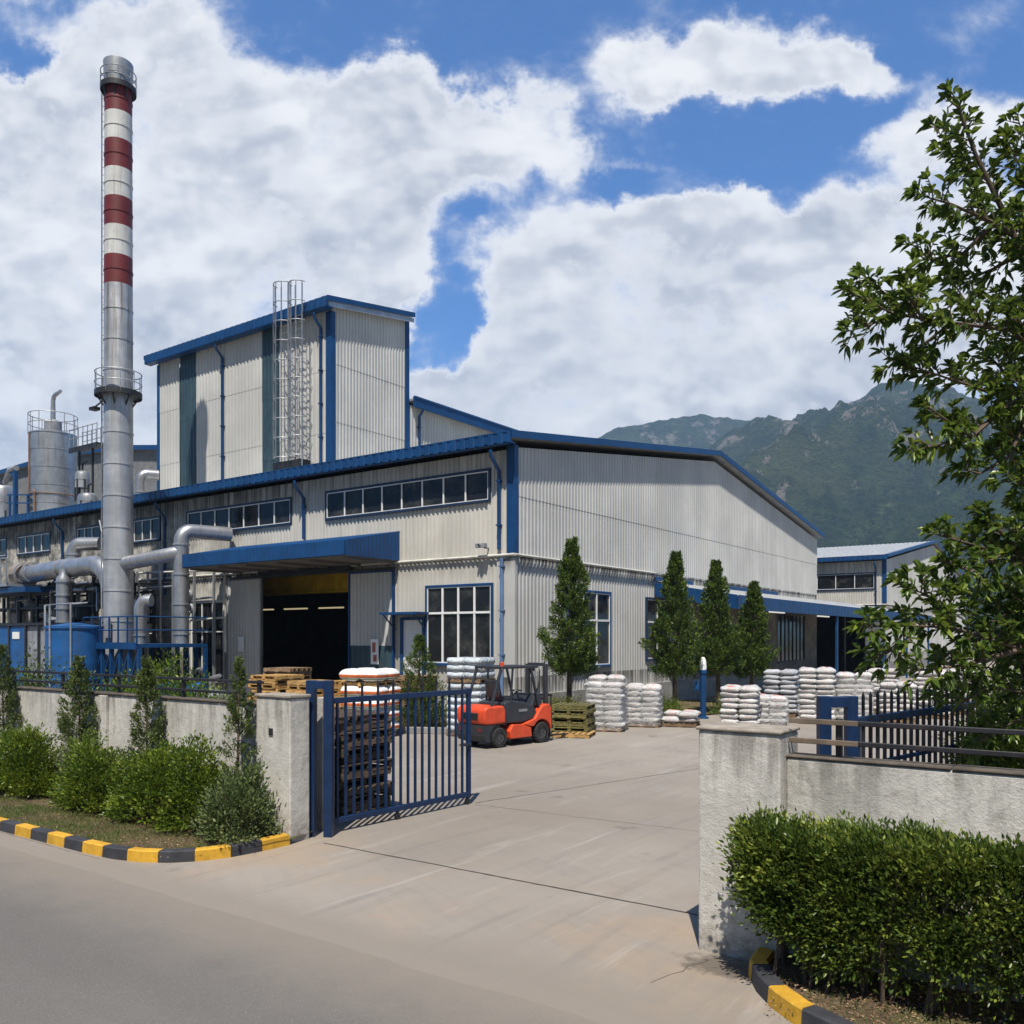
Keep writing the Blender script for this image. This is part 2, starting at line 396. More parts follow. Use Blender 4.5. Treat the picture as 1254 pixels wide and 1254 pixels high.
# ------------------------------------------------------------------ GROUND
def concmat():
    m, t = newmat('yard_concrete'); v = t.pos(); x, y, z = t.xyz(v)
    n0 = t.noise(v, .12, 5, .6); n1 = t.noise(v, .7, 7, .68); n2 = t.noise(v, 7, 5, .65); n3 = t.noise(v, 60, 3, .7)
    c = t.mix(t.ramp(n0, .32, .68), (.200, .173, .143), (.272, .243, .207))
    c = t.mix(t.ramp(n1, .48, .72, 0, .55), c, (.205, .185, .165))
    warm = t.noise(v, .45, 5, .6, 0)
    c = t.mix(t.math('MULTIPLY', t.ramp(warm, .45, .7, 0, .75), t.ramp(y, 10.5, 7.5, 0, 1)), c, (.30, .225, .155))
    # tyre sweep: long faint arcs turning out of the gate
    w = t.n('ShaderNodeTexWave', wave_type='RINGS', rings_direction='Z'); t.put(w.inputs['Vector'], t.mapv(v, (1, 1, 0), (-2, -24, 0)))
    w.inputs['Scale'].default_value = 1.3; w.inputs['Distortion'].default_value = 3.5; w.inputs['Detail'].default_value = 4; w.inputs['Detail Scale'].default_value = 1.2
    sw = t.math('MULTIPLY', t.ramp(w.outputs['Fac'], .45, .95, 0, .09), t.ramp(n1, .35, .6))
    c = t.mix(sw, c, (.16, .148, .135))
    c = t.mix(t.ramp(n2, .56, .74, 0, .35), c, (.20, .18, .155))
    c = t.mix(t.ramp(n3, .55, .75, 0, .25), c, (.14, .125, .11))
    tk = t.noise(t.mapv(v, (2.6, .16, 1), (4, 0, 0)), 1.5, 5, .62, .4)
    c = t.mix(t.math('MULTIPLY', t.ramp(tk, .52, .70, 0, .45), t.ramp(n1, .3, .55)), c, (.165, .150, .132))
    tk2 = t.noise(t.mapv(v, (2.2, .2, 1), (9, 3, 0)), 1.3, 5, .62, .6)
    c = t.mix(t.ramp(tk2, .56, .72, 0, .4), c, (.36, .335, .30))
    ye = t.math('ADD', y, t.math('MULTIPLY', t.math('SUBTRACT', n1, .5), 1.2))
    c = t.mix(t.ramp(ye, 6.7, 5.9, 0, .9), c, (.205, .179, .148))
    oil = t.noise(t.mapv(v, (1, 1, 1), (9, 4, 0)), .9, 4, .6)
    c = t.mix(t.ramp(oil, .63, .72, 0, .6), c, (.12, .105, .09))
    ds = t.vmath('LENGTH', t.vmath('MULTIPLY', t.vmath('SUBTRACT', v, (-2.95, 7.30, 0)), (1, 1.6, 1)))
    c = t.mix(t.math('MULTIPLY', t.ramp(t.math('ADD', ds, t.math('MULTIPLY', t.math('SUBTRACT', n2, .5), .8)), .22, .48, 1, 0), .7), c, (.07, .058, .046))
    h = t.math('ADD', t.math('MULTIPLY', n2, .6), n3)
    t.out(t.bsdf(c, t.math('ADD', .72, t.math('MULTIPLY', n1, .2)), 0, t.bump(h, .35, .012), .25)); return m
def roadmat():
    m, t = newmat('worn_asphalt'); v = t.pos(); x, y, z = t.xyz(v)
    n0 = t.noise(t.mapv(v, (.35, 1, 1)), .35, 5, .6); n1 = t.noise(v, 1.6, 6, .7); n3 = t.noise(v, 85, 2, .8)
    vo = t.n('ShaderNodeTexVoronoi'); vo.inputs['Scale'].default_value = 95; t.put(vo.inputs['Vector'], v)
    c = t.mix(t.ramp(n0, .3, .7), (.112, .104, .094), (.146, .135, .122))
    c = t.mix(t.ramp(n1, .5, .75, 0, .4), c, (.108, .100, .092))
    c = t.mix(t.ramp(n3, .5, .8, 0, .5), c, (.29, .27, .25))
    c = t.mix(t.ramp(vo.outputs['Distance'], .35, .05, 0, .35), c, (.09, .085, .08))
    yw = t.math('ADD', y, t.math('MULTIPLY', t.math('SUBTRACT', n1, .5), 1.3))
    c = t.mix(t.ramp(yw, 4.2, 5.9, 0, .95), c, (.205, .177, .145))
    h = t.math('ADD', n3, vo.outputs['Distance'])
    t.out(t.bsdf(c, .82, 0, t.bump(h, .5, .008), .25)); return m
def soilmat(name, grass=.5):
    m, t = newmat(name); v = t.pos()
    n1 = t.noise(v, 1.2, 6, .65); n2 = t.noise(v, 18, 5, .7); n3 = t.noise(v, 4, 4, .6)
    c = t.mix(t.ramp(n2, .3, .7), (.075, .05, .032), (.165, .115, .075))
    c = t.mix(t.ramp(n3, .6, .72, 0, .6), c, (.26, .21, .155))
    c = t.mix(t.math('MULTIPLY', t.ramp(n1, .45, .6), grass), c, t.mix(n2, (.03, .05, .012), (.10, .12, .03)))
    t.out(t.bsdf(c, .95, 0, t.bump(n2, .9, .05), .1)); return m
def groundmat():
    m, t = newmat('far_ground'); v = t.pos(); n = t.noise(v, .05, 6, .65)
    t.out(t.bsdf(t.mix(t.ramp(n, .4, .6), (.045, .065, .025), (.16, .13, .09)), .95)); return m
g = MB(); g.add([(-6000,-3000,-.012),(6000,-3000,-.012),(6000,6500,-.012),(-6000,6500,-.012)], [(0,1,2,3)])
tag(g.build('ground', groundmat()), kind='structure')
g = MB(); g.add([(-160,-25,-.004),(160,-25,-.004),(160,6.3,-.004),(-160,6.3,-.004)], [(0,1,2,3)])
tag(g.build('road', roadmat()), kind='structure')
# irregular front edge of the concrete apron
g = MB(); xs = [-110 + i*.25 for i in range(int(170/.25)+1)]
fr = [(x, 5.96 + .05*mnoise.noise((x*.9, 3, 0)) + .02*mnoise.noise((x*5, 1, 0)), .004) for x in xs]
bk = [(x, 150, .004) for x in xs]
sk = [(x, y-.30, -.006) for x, y, z in fr]
n = len(xs); g.add(sk+fr+bk, [(k*n+i, k*n+i+1, (k+1)*n+i+1, (k+1)*n+i) for k in (0, 1) for i in range(n-1)])
tag(g.build('yard_concrete', concmat()), kind='structure')
# joints and cracks in the concrete
def jm():
    m, t = newmat('joint_gap'); t.out(t.bsdf((.045, .036, .028), .95)); return m
jo = MB()
def joint(p, q, w, wob=.02, seedv=0, fade=0):
    L = math.hypot(q[0]-p[0], q[1]-p[1]); k = max(2, int(L/.12)); vs = []
    dx, dy = (q[0]-p[0])/L, (q[1]-p[1])/L
    for i in range(k+1):
        t = i/k; o = wob*(mnoise.noise((t*L*1.3, seedv, 0)) + .6*mnoise.noise((t*L*6, seedv, 2)))
        ww = w*(.55 + .9*abs(mnoise.noise((t*L*4, seedv, 5))))
        x = p[0]+dx*L*t - dy*o; y = p[1]+dy*L*t + dx*o
        vs += [(x+dy*ww, y-dx*ww, .009), (x-dy*ww, y+dx*ww, .009)]
    jo.add(vs, [(2*i, 2*i+1, 2*i+3, 2*i+2) for i in range(k)])
joint((-9.3, 8.42), (-3.3, 8.52), .017, .015, 1)
joint((-9.3, 11.9), (-1, 12.5), .006, .03, 2); joint((-9.4, 12.0), (-7.2, 20.5), .010, .03, 3)
joint((-16, 16.6), (2, 17.1), .004, .03, 5)
joint((-3.1, 7.4), (-3.3, 6.6), .003, .06, 6)
joint((-40, 6.09), (-11, 6.10), .004, .03, 10)
tag(jo.build('pavement_joints', jm()), kind='structure')

# planting beds
def bed(name, poly, z, mat, label=None):
    bm = bmesh.new()
    xs = [p[0] for p in poly]; ys = [p[1] for p in poly]
    vs = [bm.verts.new((x, y, z)) for x, y in poly]; bm.faces.new(vs)
    bmesh.ops.triangulate(bm, faces=bm.faces)
    for _ in range(5):
        es = [e for e in bm.edges if e.calc_length() > .35]
        if not es: break
        bmesh.ops.subdivide_edges(bm, edges=es, cuts=1); bmesh.ops.triangulate(bm, faces=bm.faces)
    for v in bm.verts:
        v.co.z += .035*mnoise.noise((v.co.x*1.7, v.co.y*1.7, 0)) + .02*mnoise.noise((v.co.x*6, v.co.y*6, 0))
    me = bpy.data.meshes.new(name); bm.to_mesh(me); bm.free(); me.materials.append(mat)
    o = bpy.data.objects.new(name, me); COL.objects.link(o); return tag(o, kind='structure')
KL = [(-60, 6.13), (-14, 6.13), (-11.6, 6.16), (-10.9, 6.2), (-10.45, 6.32), (-10.1, 6.52), (-9.85, 6.8), (-9.68, 7.2), (-9.62, 7.6), (-9.60, 8.08)]
KR = [(-2.74, 7.58), (-2.70, 7.25), (-2.52, 6.95), (-2.32, 6.72), (-2.05, 6.5), (-1.6, 6.3), (-.9, 6.2), (8, 6.16)]
bed('planting_bed', [(x, y+.02) for x, y in KL] + [(-9.7, 8.6), (-60, 8.6)], .09, soilmat('bed_soil_grassy', .8))
bed('planting_bed', [(x+.03, y+.02) for x, y in KR] + [(8, 7.9), (-2.7, 7.9)], .09, soilmat('bed_soil', .45))
def kerb(label, path, w=.15, h=.15, seg=.46, start=0, flip=1):
    root = thing('painted_kerb', label, 'kerb', (path[-1][0], path[-1][1], 0))
    P = [Vector((x, y, 0)) for x, y in path]; L = [0]
    for a, b in zip(P, P[1:]): L.append(L[-1] + (b-a).length)
    def ev(s):
        s = max(0, min(L[-1], s))
        for i in range(len(P)-1):
            if s <= L[i+1] + 1e-9:
                return P[i] + (P[i+1]-P[i])*((s-L[i])/(L[i+1]-L[i]))
        return P[-1]
    s = L[-1]; i = start
    while s > .05 and i < 70 + start:
        e = max(0, s-seg)
        k = 4; vs = []
        for j in range(k+1):
            c = ev(s + (e-s)*j/k*.988); tn = (ev(s+(e-s)*j/k+.02) - ev(s+(e-s)*j/k-.02)).normalized(); nn = Vector((-tn.y, tn.x, 0))
            jz = .004*mnoise.noise((c.x*7, c.y*7, 0))
            for (o, z) in ((0, 0), (.012, h-.012), (.028, h+jz), (w, h+jz), (w, 0)): vs.append(c + nn*(o*flip) + Vector((0, 0, z)))
        fs = []
        for j in range(k):
            for q in range(4): fs.append((j*5+q, j*5+q+1, j*5+q+6, j*5+q+5))
        fs += [(0,1,2,3,4), (k*5+4, k*5+3, k*5+2, k*5+1, k*5)]
        o = MB().add(vs, fs).build('kerb_stone', M['kerb_yellow' if i % 2 == 0 else 'kerb_black'], root)
        o['label'] = 'yellow painted kerb stone' if i % 2 == 0 else 'black painted kerb stone'
        s = e; i += 1
kerb('black and yellow kerb curving round the bed of bushes and saplings', KL, start=0)
kerb('black and yellow kerb at the foot of the clipped hedge', KR[::-1], start=0, flip=-1)

# ------------------------------------------------------------------ MOUNTAINS
def mountmat(rocky):
    m, t = newmat('forested_slope'); v = t.pos(); x, y, z = t.xyz(v)
    n0 = t.noise(v, .0045, 6, .65); n1 = t.noise(v, .03, 6, .7); n2 = t.noise(v, .12, 4, .7)
    c = t.mix(t.ramp(n1, .35, .65), (.016, .034, .012), (.058, .088, .026))
    c = t.mix(t.ramp(n2, .42, .62, 0, .85), c, (.007, .014, .008))
    c = t.mix(t.ramp(n0, .45, .7, 0, .6), c, (.085, .095, .036))
    rk = t.noise(t.mapv(v, (1, 1, .55), (40, 7, 3)), .017, 7, .74)
    hi = t.ramp(z, 120, rocky, 0, .085)
    c = t.mix(t.ramp(t.math('ADD', rk, hi), .625, .675, 0, .85), c, t.mix(n2, (.16, .14, .12), (.30, .26, .23)))
    t.out(t.bsdf(c, .95, 0, t.bump(t.math('ADD', n2, t.math('MULTIPLY', n1, 2.0)), 1.0, 14), .05)); return m
def mountain(name, ridge, dridge, dfoot, dback, na, nr, seed, amp, mat):
    """ridge: list of (image x, image y) skyline samples turned into true heights at the ridge distance"""
    xs = [p[0] for p in ridge]; az = np.interp(np.linspace(0, 1, na), np.linspace(0, 1, na), np.linspace(xs[0], xs[-1], na))
    hgt = np.interp(az, xs, [p[1] for p in ridge]); vs = []; fs = []
    for i in range(na):
        px = az[i]; rx, ry = ray(px); ln = math.hypot(rx, ry); top = (HOR - hgt[i])/FPX*dridge
        for j in range(nr):
            t = j/(nr-1)
            if t < .72: q = t/.72; d = dfoot + (dridge-dfoot)*q; h = top*(q**1.15)
            else: q = (t-.72)/.28; d = dridge + (dback-dridge)*q; h = top*(1-q)**1.3
            X, Y = rx*d, ry*d
            w = math.sin(min(1, t/.72)*math.pi) if t < .72 else 0
            w = .25 + .75*w if .02 < t < .72 else .25
            gul = mnoise.ridged_multi_fractal((X*.0030+seed, Y*.0030, .3), .9, 2.15, 8, 1.0, 2.0)
            fine = mnoise.fractal((X*.02, Y*.02, seed), 1.0, 2.0, 5)
            edge = min(1, t*6)
            vs.append((X, Y, max(-3, h + edge*(amp*w*(gul-1.1) + fine*amp*.11)) if top > 0 else -3))
    for i in range(na-1):
        for j in range(nr-1): fs.append((i*nr+j, (i+1)*nr+j, (i+1)*nr+j+1, i*nr+j+1))
    o = MB().add(vs, fs).build(name, mat, smooth=False, fixn=False)
    o.data.polygons.foreach_set('use_smooth', [True]*len(o.data.polygons))
    return tag(o, kind='structure')
mountain('mountain', [(640, 760), (760, 640), (840, 560), (880, 540), (920, 524), (955, 522), (1000, 504), (1050, 484), (1095, 469), (1130, 474), (1180, 486), (1260, 512), (1340, 560), (1500, 640), (1700, 720)],
         1750, 640, 2600, 420, 190, 1.7, 110, mountmat(420))
mountain('mountain', [(500, 690), (600, 610), (680, 548), (722, 537), (752, 521), (790, 515), (830, 508), (862, 500), (900, 512), (950, 514), (975, 511), (1010, 516), (1100, 560), (1300, 650)],
         2400, 1800, 3200, 300, 80, 5.1, 60, mountmat(600))
# ------------------------------------------------------------------ MAIN HALL
HX = -17.0; FY = 23.87
def gable_hall(label, X1, Y0, Y1, XL, eave, ridge, facade_open, gable_open, detail=True):
    root = thing('factory_hall', label, 'factory building', (X1, Y0, 0))
    FF = Face('x', Y0); FG = Face('y', X1); YM = (Y0+Y1)/2
    w = MB(); corr(w, FF, XL, X1, 0, 5.66, facade_open, off=-.03); corr(w, FF, XL, X1, 5.66, eave-.15, facade_open)
    w.build('wall', M['wall'], root)
    def zg(u): return eave-.1 + (ridge-eave)*(1-abs(u-YM)/(YM-Y0))
    g = MB(); corr(g, FG, Y0, Y1, .95, 5.66, gable_open, off=-.03, pitch=.22, depth=.030)
    corr(g, FG, Y0, Y1, 5.66, 7.7, gable_open, pitch=.22, depth=.030)
    corr(g, FG, Y0, Y1, 7.7, zg, gable_open, off=.012, pitch=.22, depth=.030, brk=(YM,))
    g.build('gable_wall', M['gable'], root)
    b = MB(); b.box(XL, X1, Y1-.1, Y1, 0, eave-.2); b.box(XL, XL+.1, Y0+.1, Y1-.1, 0, eave-.2); b.build('rear_wall', M['dark'], root)
    p = MB(); FG.box(p, Y0-.0, Y1, -.3, .06, 0, .95); p.build('plinth', M['plinth'], root, bevel=.015)
    # roof sheets, eave gutter and verge trim
    s = (ridge-eave)/(YM-Y0); ov = .62
    r = MB()
    for sg in (1, -1):
        ya = Y0-ov if sg > 0 else Y1+ov; za = eave+.30-s*ov
        pr = []
        k = int((X1+.33-XL)/.45)
        for i in range(k+1):
            x = XL+i*.45
            for dx, dz in ((0, 0), (.27, 0), (.32, .045), (.40, .045)):
                pr.append((min(x+dx, X1+.33), dz))
        vs = [(x, ya, za+dz) for x, dz in pr] + [(x, YM, ridge+.30+dz) for x, dz in pr]; n = len(pr)
        r.add(vs, [(i, i+1, n+i+1, n+i) for i in range(n-1)])
        r.add([(XL, ya, za-.12), (X1+.3, ya, za-.12), (X1+.3, YM, ridge+.18), (XL, YM, ridge+.18)], [(0,1,2,3)])
    r.build('roof', M['roof'], root, fixn=False)
    e = MB(); ya = Y0-ov; za = eave+.30-s*ov
    # fascia made of short ribbed sheets
    x = XL; kk = 0
    prof = []
    while x < X1+.3:
        for dx, o in ((0, 0), (.16, 0), (.2, .022), (.36, .022), (.4, 0)):
            prof.append((min(x+dx, X1+.33), o))
        x += .4
    n = len(prof)
    e.add([(x, ya-.03-o, za-.30) for x, o in prof] + [(x, ya-.03-o, za+.06) for x, o in prof], [(i, i+1, n+i+1, n+i) for i in range(n-1)])
    e.box(XL, X1+.33, ya-.03, ya+.22, za-.31, za-.26); e.box(XL, X1+.33, ya-.05, ya+.02, za+.05, za+.09)
    e.build('eave_fascia', M['blue'], root, fixn=False)
    v = MB(); h = .25
    for sg in (1, -1):
        a = Vector((X1+.33, Y0-ov if sg > 0 else Y1+ov, eave+.30-s*ov)); c = Vector((X1+.33, YM, ridge+.30))
        v.prism([a+Vector((0,0,.1)), c+Vector((0,0,.1)), c+Vector((0,0,.1-h)), a+Vector((0,0,.1-h))], (.05, 0, 0))
        v.prism([a+Vector((0,0,.1)), c+Vector((0,0,.1)), c+Vector((0,0,.06)), a+Vector((0,0,.06))], (-.3, 0, 0))
    v.build('verge_trim', M['blue'], root)
    k = MB(); k.box(X1-.26, X1+.075, Y0-.085, Y0+.16, 5.66, eave-.02); k.build('corner_post', M['blue'], root, bevel=.01)
    k = MB(); k.box(X1-.70, X1+.055, Y0-.045, Y0+.12, 0, 5.60); k.build('corner_trim', M['gable'], root, bevel=.01)
    f = MB(); f.tube([(XL, Y0-.09, 5.70), (X1+.09, Y0-.09, 5.70)], .05, 8)
    f.tube([(X1+.10, Y0-.09, 5.70), (X1+.10, Y0+10.4, 5.70)], .045, 8); f.build('wall_rail', M['cream'], root, smooth=True)
    return root, FF, FG
DO = (-30.1, -24.8, 0, 5.5)
fo = [DO, (-26.12, -18.06, 7.65, 8.64), (-35.4, -28.3, 7.65, 8.62), (-39.8, -37.66, 7.6, 8.6), (-45.1, -42.95, 7.7, 8.6), (-51.6, -48.0, 7.65, 8.6),
      (-20.84, -17.95, 2.0, 4.70), (-22.1, -20.98, 0, 3.65), (-35.1, -32.75, 1.0, 4.5), (-41.0, -38.2, 1.0, 4.4), (-56.5, -53.0, 7.65, 8.6)]
go = [(27.3, 30.37, 1.85, 4.63), (33.64, 36.6, 2.0, 4.55), (50.3, 55.4, 1.5, 4.3)]
hall, FF, FG = gable_hall('large cream corrugated factory hall with blue trim and an open canopied door bay', HX, FY, 58.1, -75, 9.42, 11.75, fo, go)
window(hall, FF, -26.12, -18.06, 7.65, 8.64, 8, label='long clerestory window with eight dark panes')
window(hall, FF, -35.4, -28.3, 7.65, 8.62, 7, label='grimy clerestory window over the door canopy')
window(hall, FF, -39.8, -37.66, 7.6, 8.6, 3); window(hall, FF, -45.1, -42.95, 7.7, 8.6, 3); window(hall, FF, -51.6, -48.0, 7.65, 8.6, 4); window(hall, FF, -56.5, -53.0, 7.65, 8.6, 4)
window(hall, FF, -20.84, -17.95, 2.0, 4.70, 4, (.66,), fmat='blue', bw=.075, label='large eight-pane ground floor window with white bars in a blue frame')
window(hall, FF, -35.1, -32.75, 1.0, 4.5, 3, (.62,), fmat='cream'); window(hall, FF, -41.0, -38.2, 1.0, 4.4, 3, (.62,), fmat='blue')
window(hall, FG, 27.3, 30.37, 1.85, 4.63, 3, (.62,), fmat='blue', bw=.075); window(hall, FG, 33.64, 36.6, 2.0, 4.55, 3, (.62,), bw=.075)
window(hall, FG, 50.3, 55.4, 1.5, 4.3, 7, (), fmat='darksteel', bmat='darksteel', label='barred window in the shade of the loading canopy')
for xx in (-17.55, -27.4, -37.1, -46.5):
    if xx > -18: downpipe(hall, FF, xx, 9.2, 5.9, head=.58)
    else: downpipe(hall, FF, xx, 9.2, 6.9 if xx > -30 else 4.9, head=.58)
downpipe(hall, FF, -17.42, 5.6, .05, o=.14, out=False, mat='bluefade')
# door bay: header, sliding leaves, canopy
d = MB(); FF.box(d, -30.25, -24.65, .0, .16, 5.5, 5.72); FF.box(d, -32.6, -22.3, .16, .26, 5.42, 5.52); d.build('door_track', M['darksteel'], hall)
for (a, b, lab) in ((-32.43, -30.05, 'sliding door leaf pushed open to the end near the chimney'), (-24.79, -22.42, 'sliding door leaf with a teal lower panel')):
    l = MB(); lo = 2.6 if a > -26 else .05
    corr(l, FF, a+.03, b-.03, lo, 5.4, (), off=.10)
    if a > -26:
        corr(l, FF, a+.03, b-.03, .05, lo, (), off=.10, pitch=.3)
    nfl = len(l.f); mi = [0]*nfl
    if a > -26:
        for i, f in enumerate(l.f):
            if l.v[f[2]][2] <= 2.61: l.m[i] = 1
    o = l.build('sliding_door', [M['tower'], M['teal']], hall, fixn=False); o['label'] = lab
    fr = MB(); FF.box(fr, a, a+.06, .06, .16, .02, 5.42); FF.box(fr, b-.06, b, .06, .16, .02, 5.42); FF.box(fr, a+.06, b-.06, .06, .155, 5.36, 5.42)
    fr.build('leaf_edge', M['blue' if a > -26 else 'galv'], o)
for (u0_, u1_, z0_, z1_) in ((-23.55, -23.15, 1.9, 2.85), (-31.55, -31.15, 2.3, 2.95)):
    pn = MB(); FF.box(pn, u0_, u1_, .16, .175, z0_, z1_); pn.build('notice_board', M['white'], hall)
pp = MB(); FF.box(pp, -23.47, -23.30, .177, .18, 2.35, 2.72); FF.box(pp, -23.42, -23.24, .177, .18, 2.0, 2.25); pp.build('notice_sheet', painted('notice_print', (.35, .09, .07), .6), hall)
# canopy over the bay
cn = MB(); ya = 21.1
n = 45; prof = []
for i in range(n+1):
    x = -31.7 + 9.5*i/n
    for dx, dz in ((0, 0), (.1, .05)): prof.append((min(x+dx, -22.2), dz))
m = len(prof)
cn.add([(x, ya, 6.24+dz) for x, dz in prof] + [(x, FY-.02, 6.82+dz) for x, dz in prof], [(i, i+1, m+i+1, m+i) for i in range(m-1)])
cn.build('canopy', M['blue'], hall, fixn=False)
cf = MB()
cf.add([(x, ya-.02-dz*.5, 5.78) for x, dz in prof] + [(x, ya-.02-dz*.5, 6.30) for x, dz in prof], [(i, i+1, m+i+1, m+i) for i in range(m-1)])
cf.build('canopy_fascia', M['blue'], hall, fixn=False)
ce = MB(); kk = 14; pe = []
for xx in (-22.2, -31.7):
    pr = [(ya+(FY-.04-ya)*i/(2*kk), (.02 if (i//1) % 2 else 0)) for i in range(2*kk+1)]
    top = [6.30 + (y-ya)/(FY-ya)*.56 for y, _ in pr]
    ce = MB(); ce.add([(xx+o, y, 5.76) for y, o in pr] + [(xx+o, y, z) for (y, o), z in zip(pr, top)], [(i, i+1, len(pr)+i+1, len(pr)+i) for i in range(len(pr)-1)])
    ce.build('canopy_end', M['blue'], hall, fixn=False)
cs = MB(); cs.box(-31.68, -22.22, ya+.01, FY-.06, 5.74, 5.77)
for i in range(6): cs.bar((-31.3+i*1.78, ya+.1, 5.70), (-31.3+i*1.78, FY-.1, 5.70), .08, .1)
cs.build('canopy_soffit', painted('soffit', (.13, .12, .11), .8), hall)
# personnel door
pd = MB(); FF.box(pd, -22.02, -21.06, -.06, .02, .05, 3.55); o = pd.build('side_door', M['white'], hall); o['label'] = 'pale side door beside the large window'
h = MB(); FF.box(h, -21.25, -21.17, .02, .07, 1.45, 1.6); h.build('handle', M['darksteel'], o)
pf = MB(); FF.box(pf, -22.14, -22.02, -.05, .08, 0, 3.65); FF.box(pf, -21.06, -20.95, -.05, .08, 0, 3.65); FF.box(pf, -22.02, -21.06, -.05, .077, 3.55, 3.66)
FF.box(pf, -22.55, -20.75, .0, .75, 3.74, 3.83); pf.bar(FF.p(-22.4, .7, 3.74), FF.p(-22.4, .05, 3.2), .04); pf.bar(FF.p(-20.9, .7, 3.74), FF.p(-20.9, .05, 3.2), .04)
pf.build('door_frame', M['blue'], hall)
# bay interior: crane beam, lamps, floor, back partition
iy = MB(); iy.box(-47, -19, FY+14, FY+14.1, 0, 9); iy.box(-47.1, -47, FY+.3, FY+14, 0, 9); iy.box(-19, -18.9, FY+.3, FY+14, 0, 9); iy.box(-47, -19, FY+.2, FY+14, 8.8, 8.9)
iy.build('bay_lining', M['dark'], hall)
cb = MB(); cb.box(-40, -20, FY+3.6, FY+4.0, 5.05, 5.75); cb.box(-40, -20, FY+3.5, FY+4.1, 5.75, 5.85); cb.box(-40, -20, FY+3.5, FY+4.1, 4.97, 5.05)
for i in range(14): cb.box(-39.5+i*1.4, -39.44+i*1.4, FY+3.55, FY+3.6, 5.05, 5.75)
cb.build('crane_beam', M['yellowbeam'], hall)
for i in range(4): MB().box(-42.5+i*2.9, -40.6+i*2.9, FY+9, FY+9.12, 4.5, 4.58).build('bay_lamp', M['tube_warm'], hall)
# security camera
cm = MB(); cm.box(-18.1, -18.02, FY-.25, FY-.04, 5.95, 6.0); cm.box(-18.35, -17.95, FY-.42, FY-.25, 5.98, 6.12); cm.lathe([(.05, 0), (.05, .06)], (-18.15, FY-.47, 6.05), 12, axis='y')
cm.build('security_camera', M['greymach'], hall, bevel=.01)
# loading lean-to on the gable side
XO = -13.2
lr = MB(); pr = []
L0, L1 = 34.3, 76
k = int((L1-L0)/.3)
for i in range(k+1):
    y = L0+i*.3
    for dy, dz in ((0, 0), (.15, .035)): pr.append((min(y+dy, L1), dz))
m = len(pr)
lr.add([(XO, y, 4.60+dz) for y, dz in pr] + [(HX-.1, y, 5.26+dz) for y, dz in pr], [(i, i+1, m+i+1, m+i) for i in range(m-1)])
lr.add([(XO, L0, 4.5), (XO, L1, 4.5), (HX, L1, 5.4), (HX, L0, 5.4)], [(0,1,2,3)])
lr.build('loading_canopy', M['roof'], hall, fixn=False)
lf = MB(); lf.add([(XO+.02+dz*.6, y, 4.08) for y, dz in pr] + [(XO+.02+dz*.6, y, 4.66) for y, dz in pr], [(i, i+1, m+i+1, m+i) for i in range(m-1)])
lf.prism([(XO, L0-.02, 4.08), (XO, L0-.02, 4.66), (HX+.06, L0-.02, 5.30), (HX+.06, L0-.02, 4.70)], (0, .03, 0))
lf.build('loading_fascia', M['blue'], hall, fixn=False)
for (u0_, u1_) in ((L0, 38.2), (39.6, 50.2)): MB().box(HX+.05, HX+.12, u0_, u1_, 5.32, 5.55).build('roof_flashing', M['blue'], hall)
for (y, z) in ((47.5, 4.30), (56.5, 4.25)):
    q = MB(); q.box(HX+.5, HX+.62, y, y+2.4, z, z+.08); q.build('canopy_lamp', M['tube'], hall)
for y in (49, 60, 67, 75): MB().box(XO-.12, XO, y, y+.14, 0, 4.1).build('canopy_post', M['blue'], hall)
for b6 in ((38.6, 50.2, .95, 5.1), (55.5, 58.0, .95, 5.1), (50.2, 55.5, .95, 1.38), (50.2, 55.5, 4.42, 5.1)):  # panels added to deepen the canopy's shade on the dirty wall
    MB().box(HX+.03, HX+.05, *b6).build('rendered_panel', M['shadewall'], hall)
# covered dark link between the two halls
lk = MB(); lk.box(-26, HX-.05, 76.5, 76.6, 0, 5.5); lk.box(-26, -25.9, 58.5, 76.5, 0, 5.6); lk.add([(-26, 58.1, 5.9), (HX, 58.1, 5.2), (HX, 76.4, 5.2), (-26, 76.4, 5.9)], [(0,1,2,3)])
lk.box(HX-.12, HX-.02, 65, 65.4, 0, 5.4); lk.box(HX-.12, HX-.02, 71, 71.3, 0, 5.4)
lk.build('link_bay', M['dark'], hall)
wp = MB(); wp.box(HX-.02, HX+.04, 70.8, 76.4, 1, 4.9); wp.build('link_wall', M['gable'], hall)

# second hall of the same kind, farther along the yard
hall2, F2, G2 = gable_hall('pale gabled hall with a short strip window, far behind the loading canopy', -17, 77.6, 120, -60, 9.55, 12.6, [(-24.2, -17.9, 7.1, 8.35), (-33, -26, 7.1, 8.35)], [])
window(hall2, F2, -24.2, -17.9, 7.1, 8.35, 4); window(hall2, F2, -33, -26, 7.1, 8.35, 4)
downpipe(hall2, F2, -17.75, 9.3, 3, head=.58)

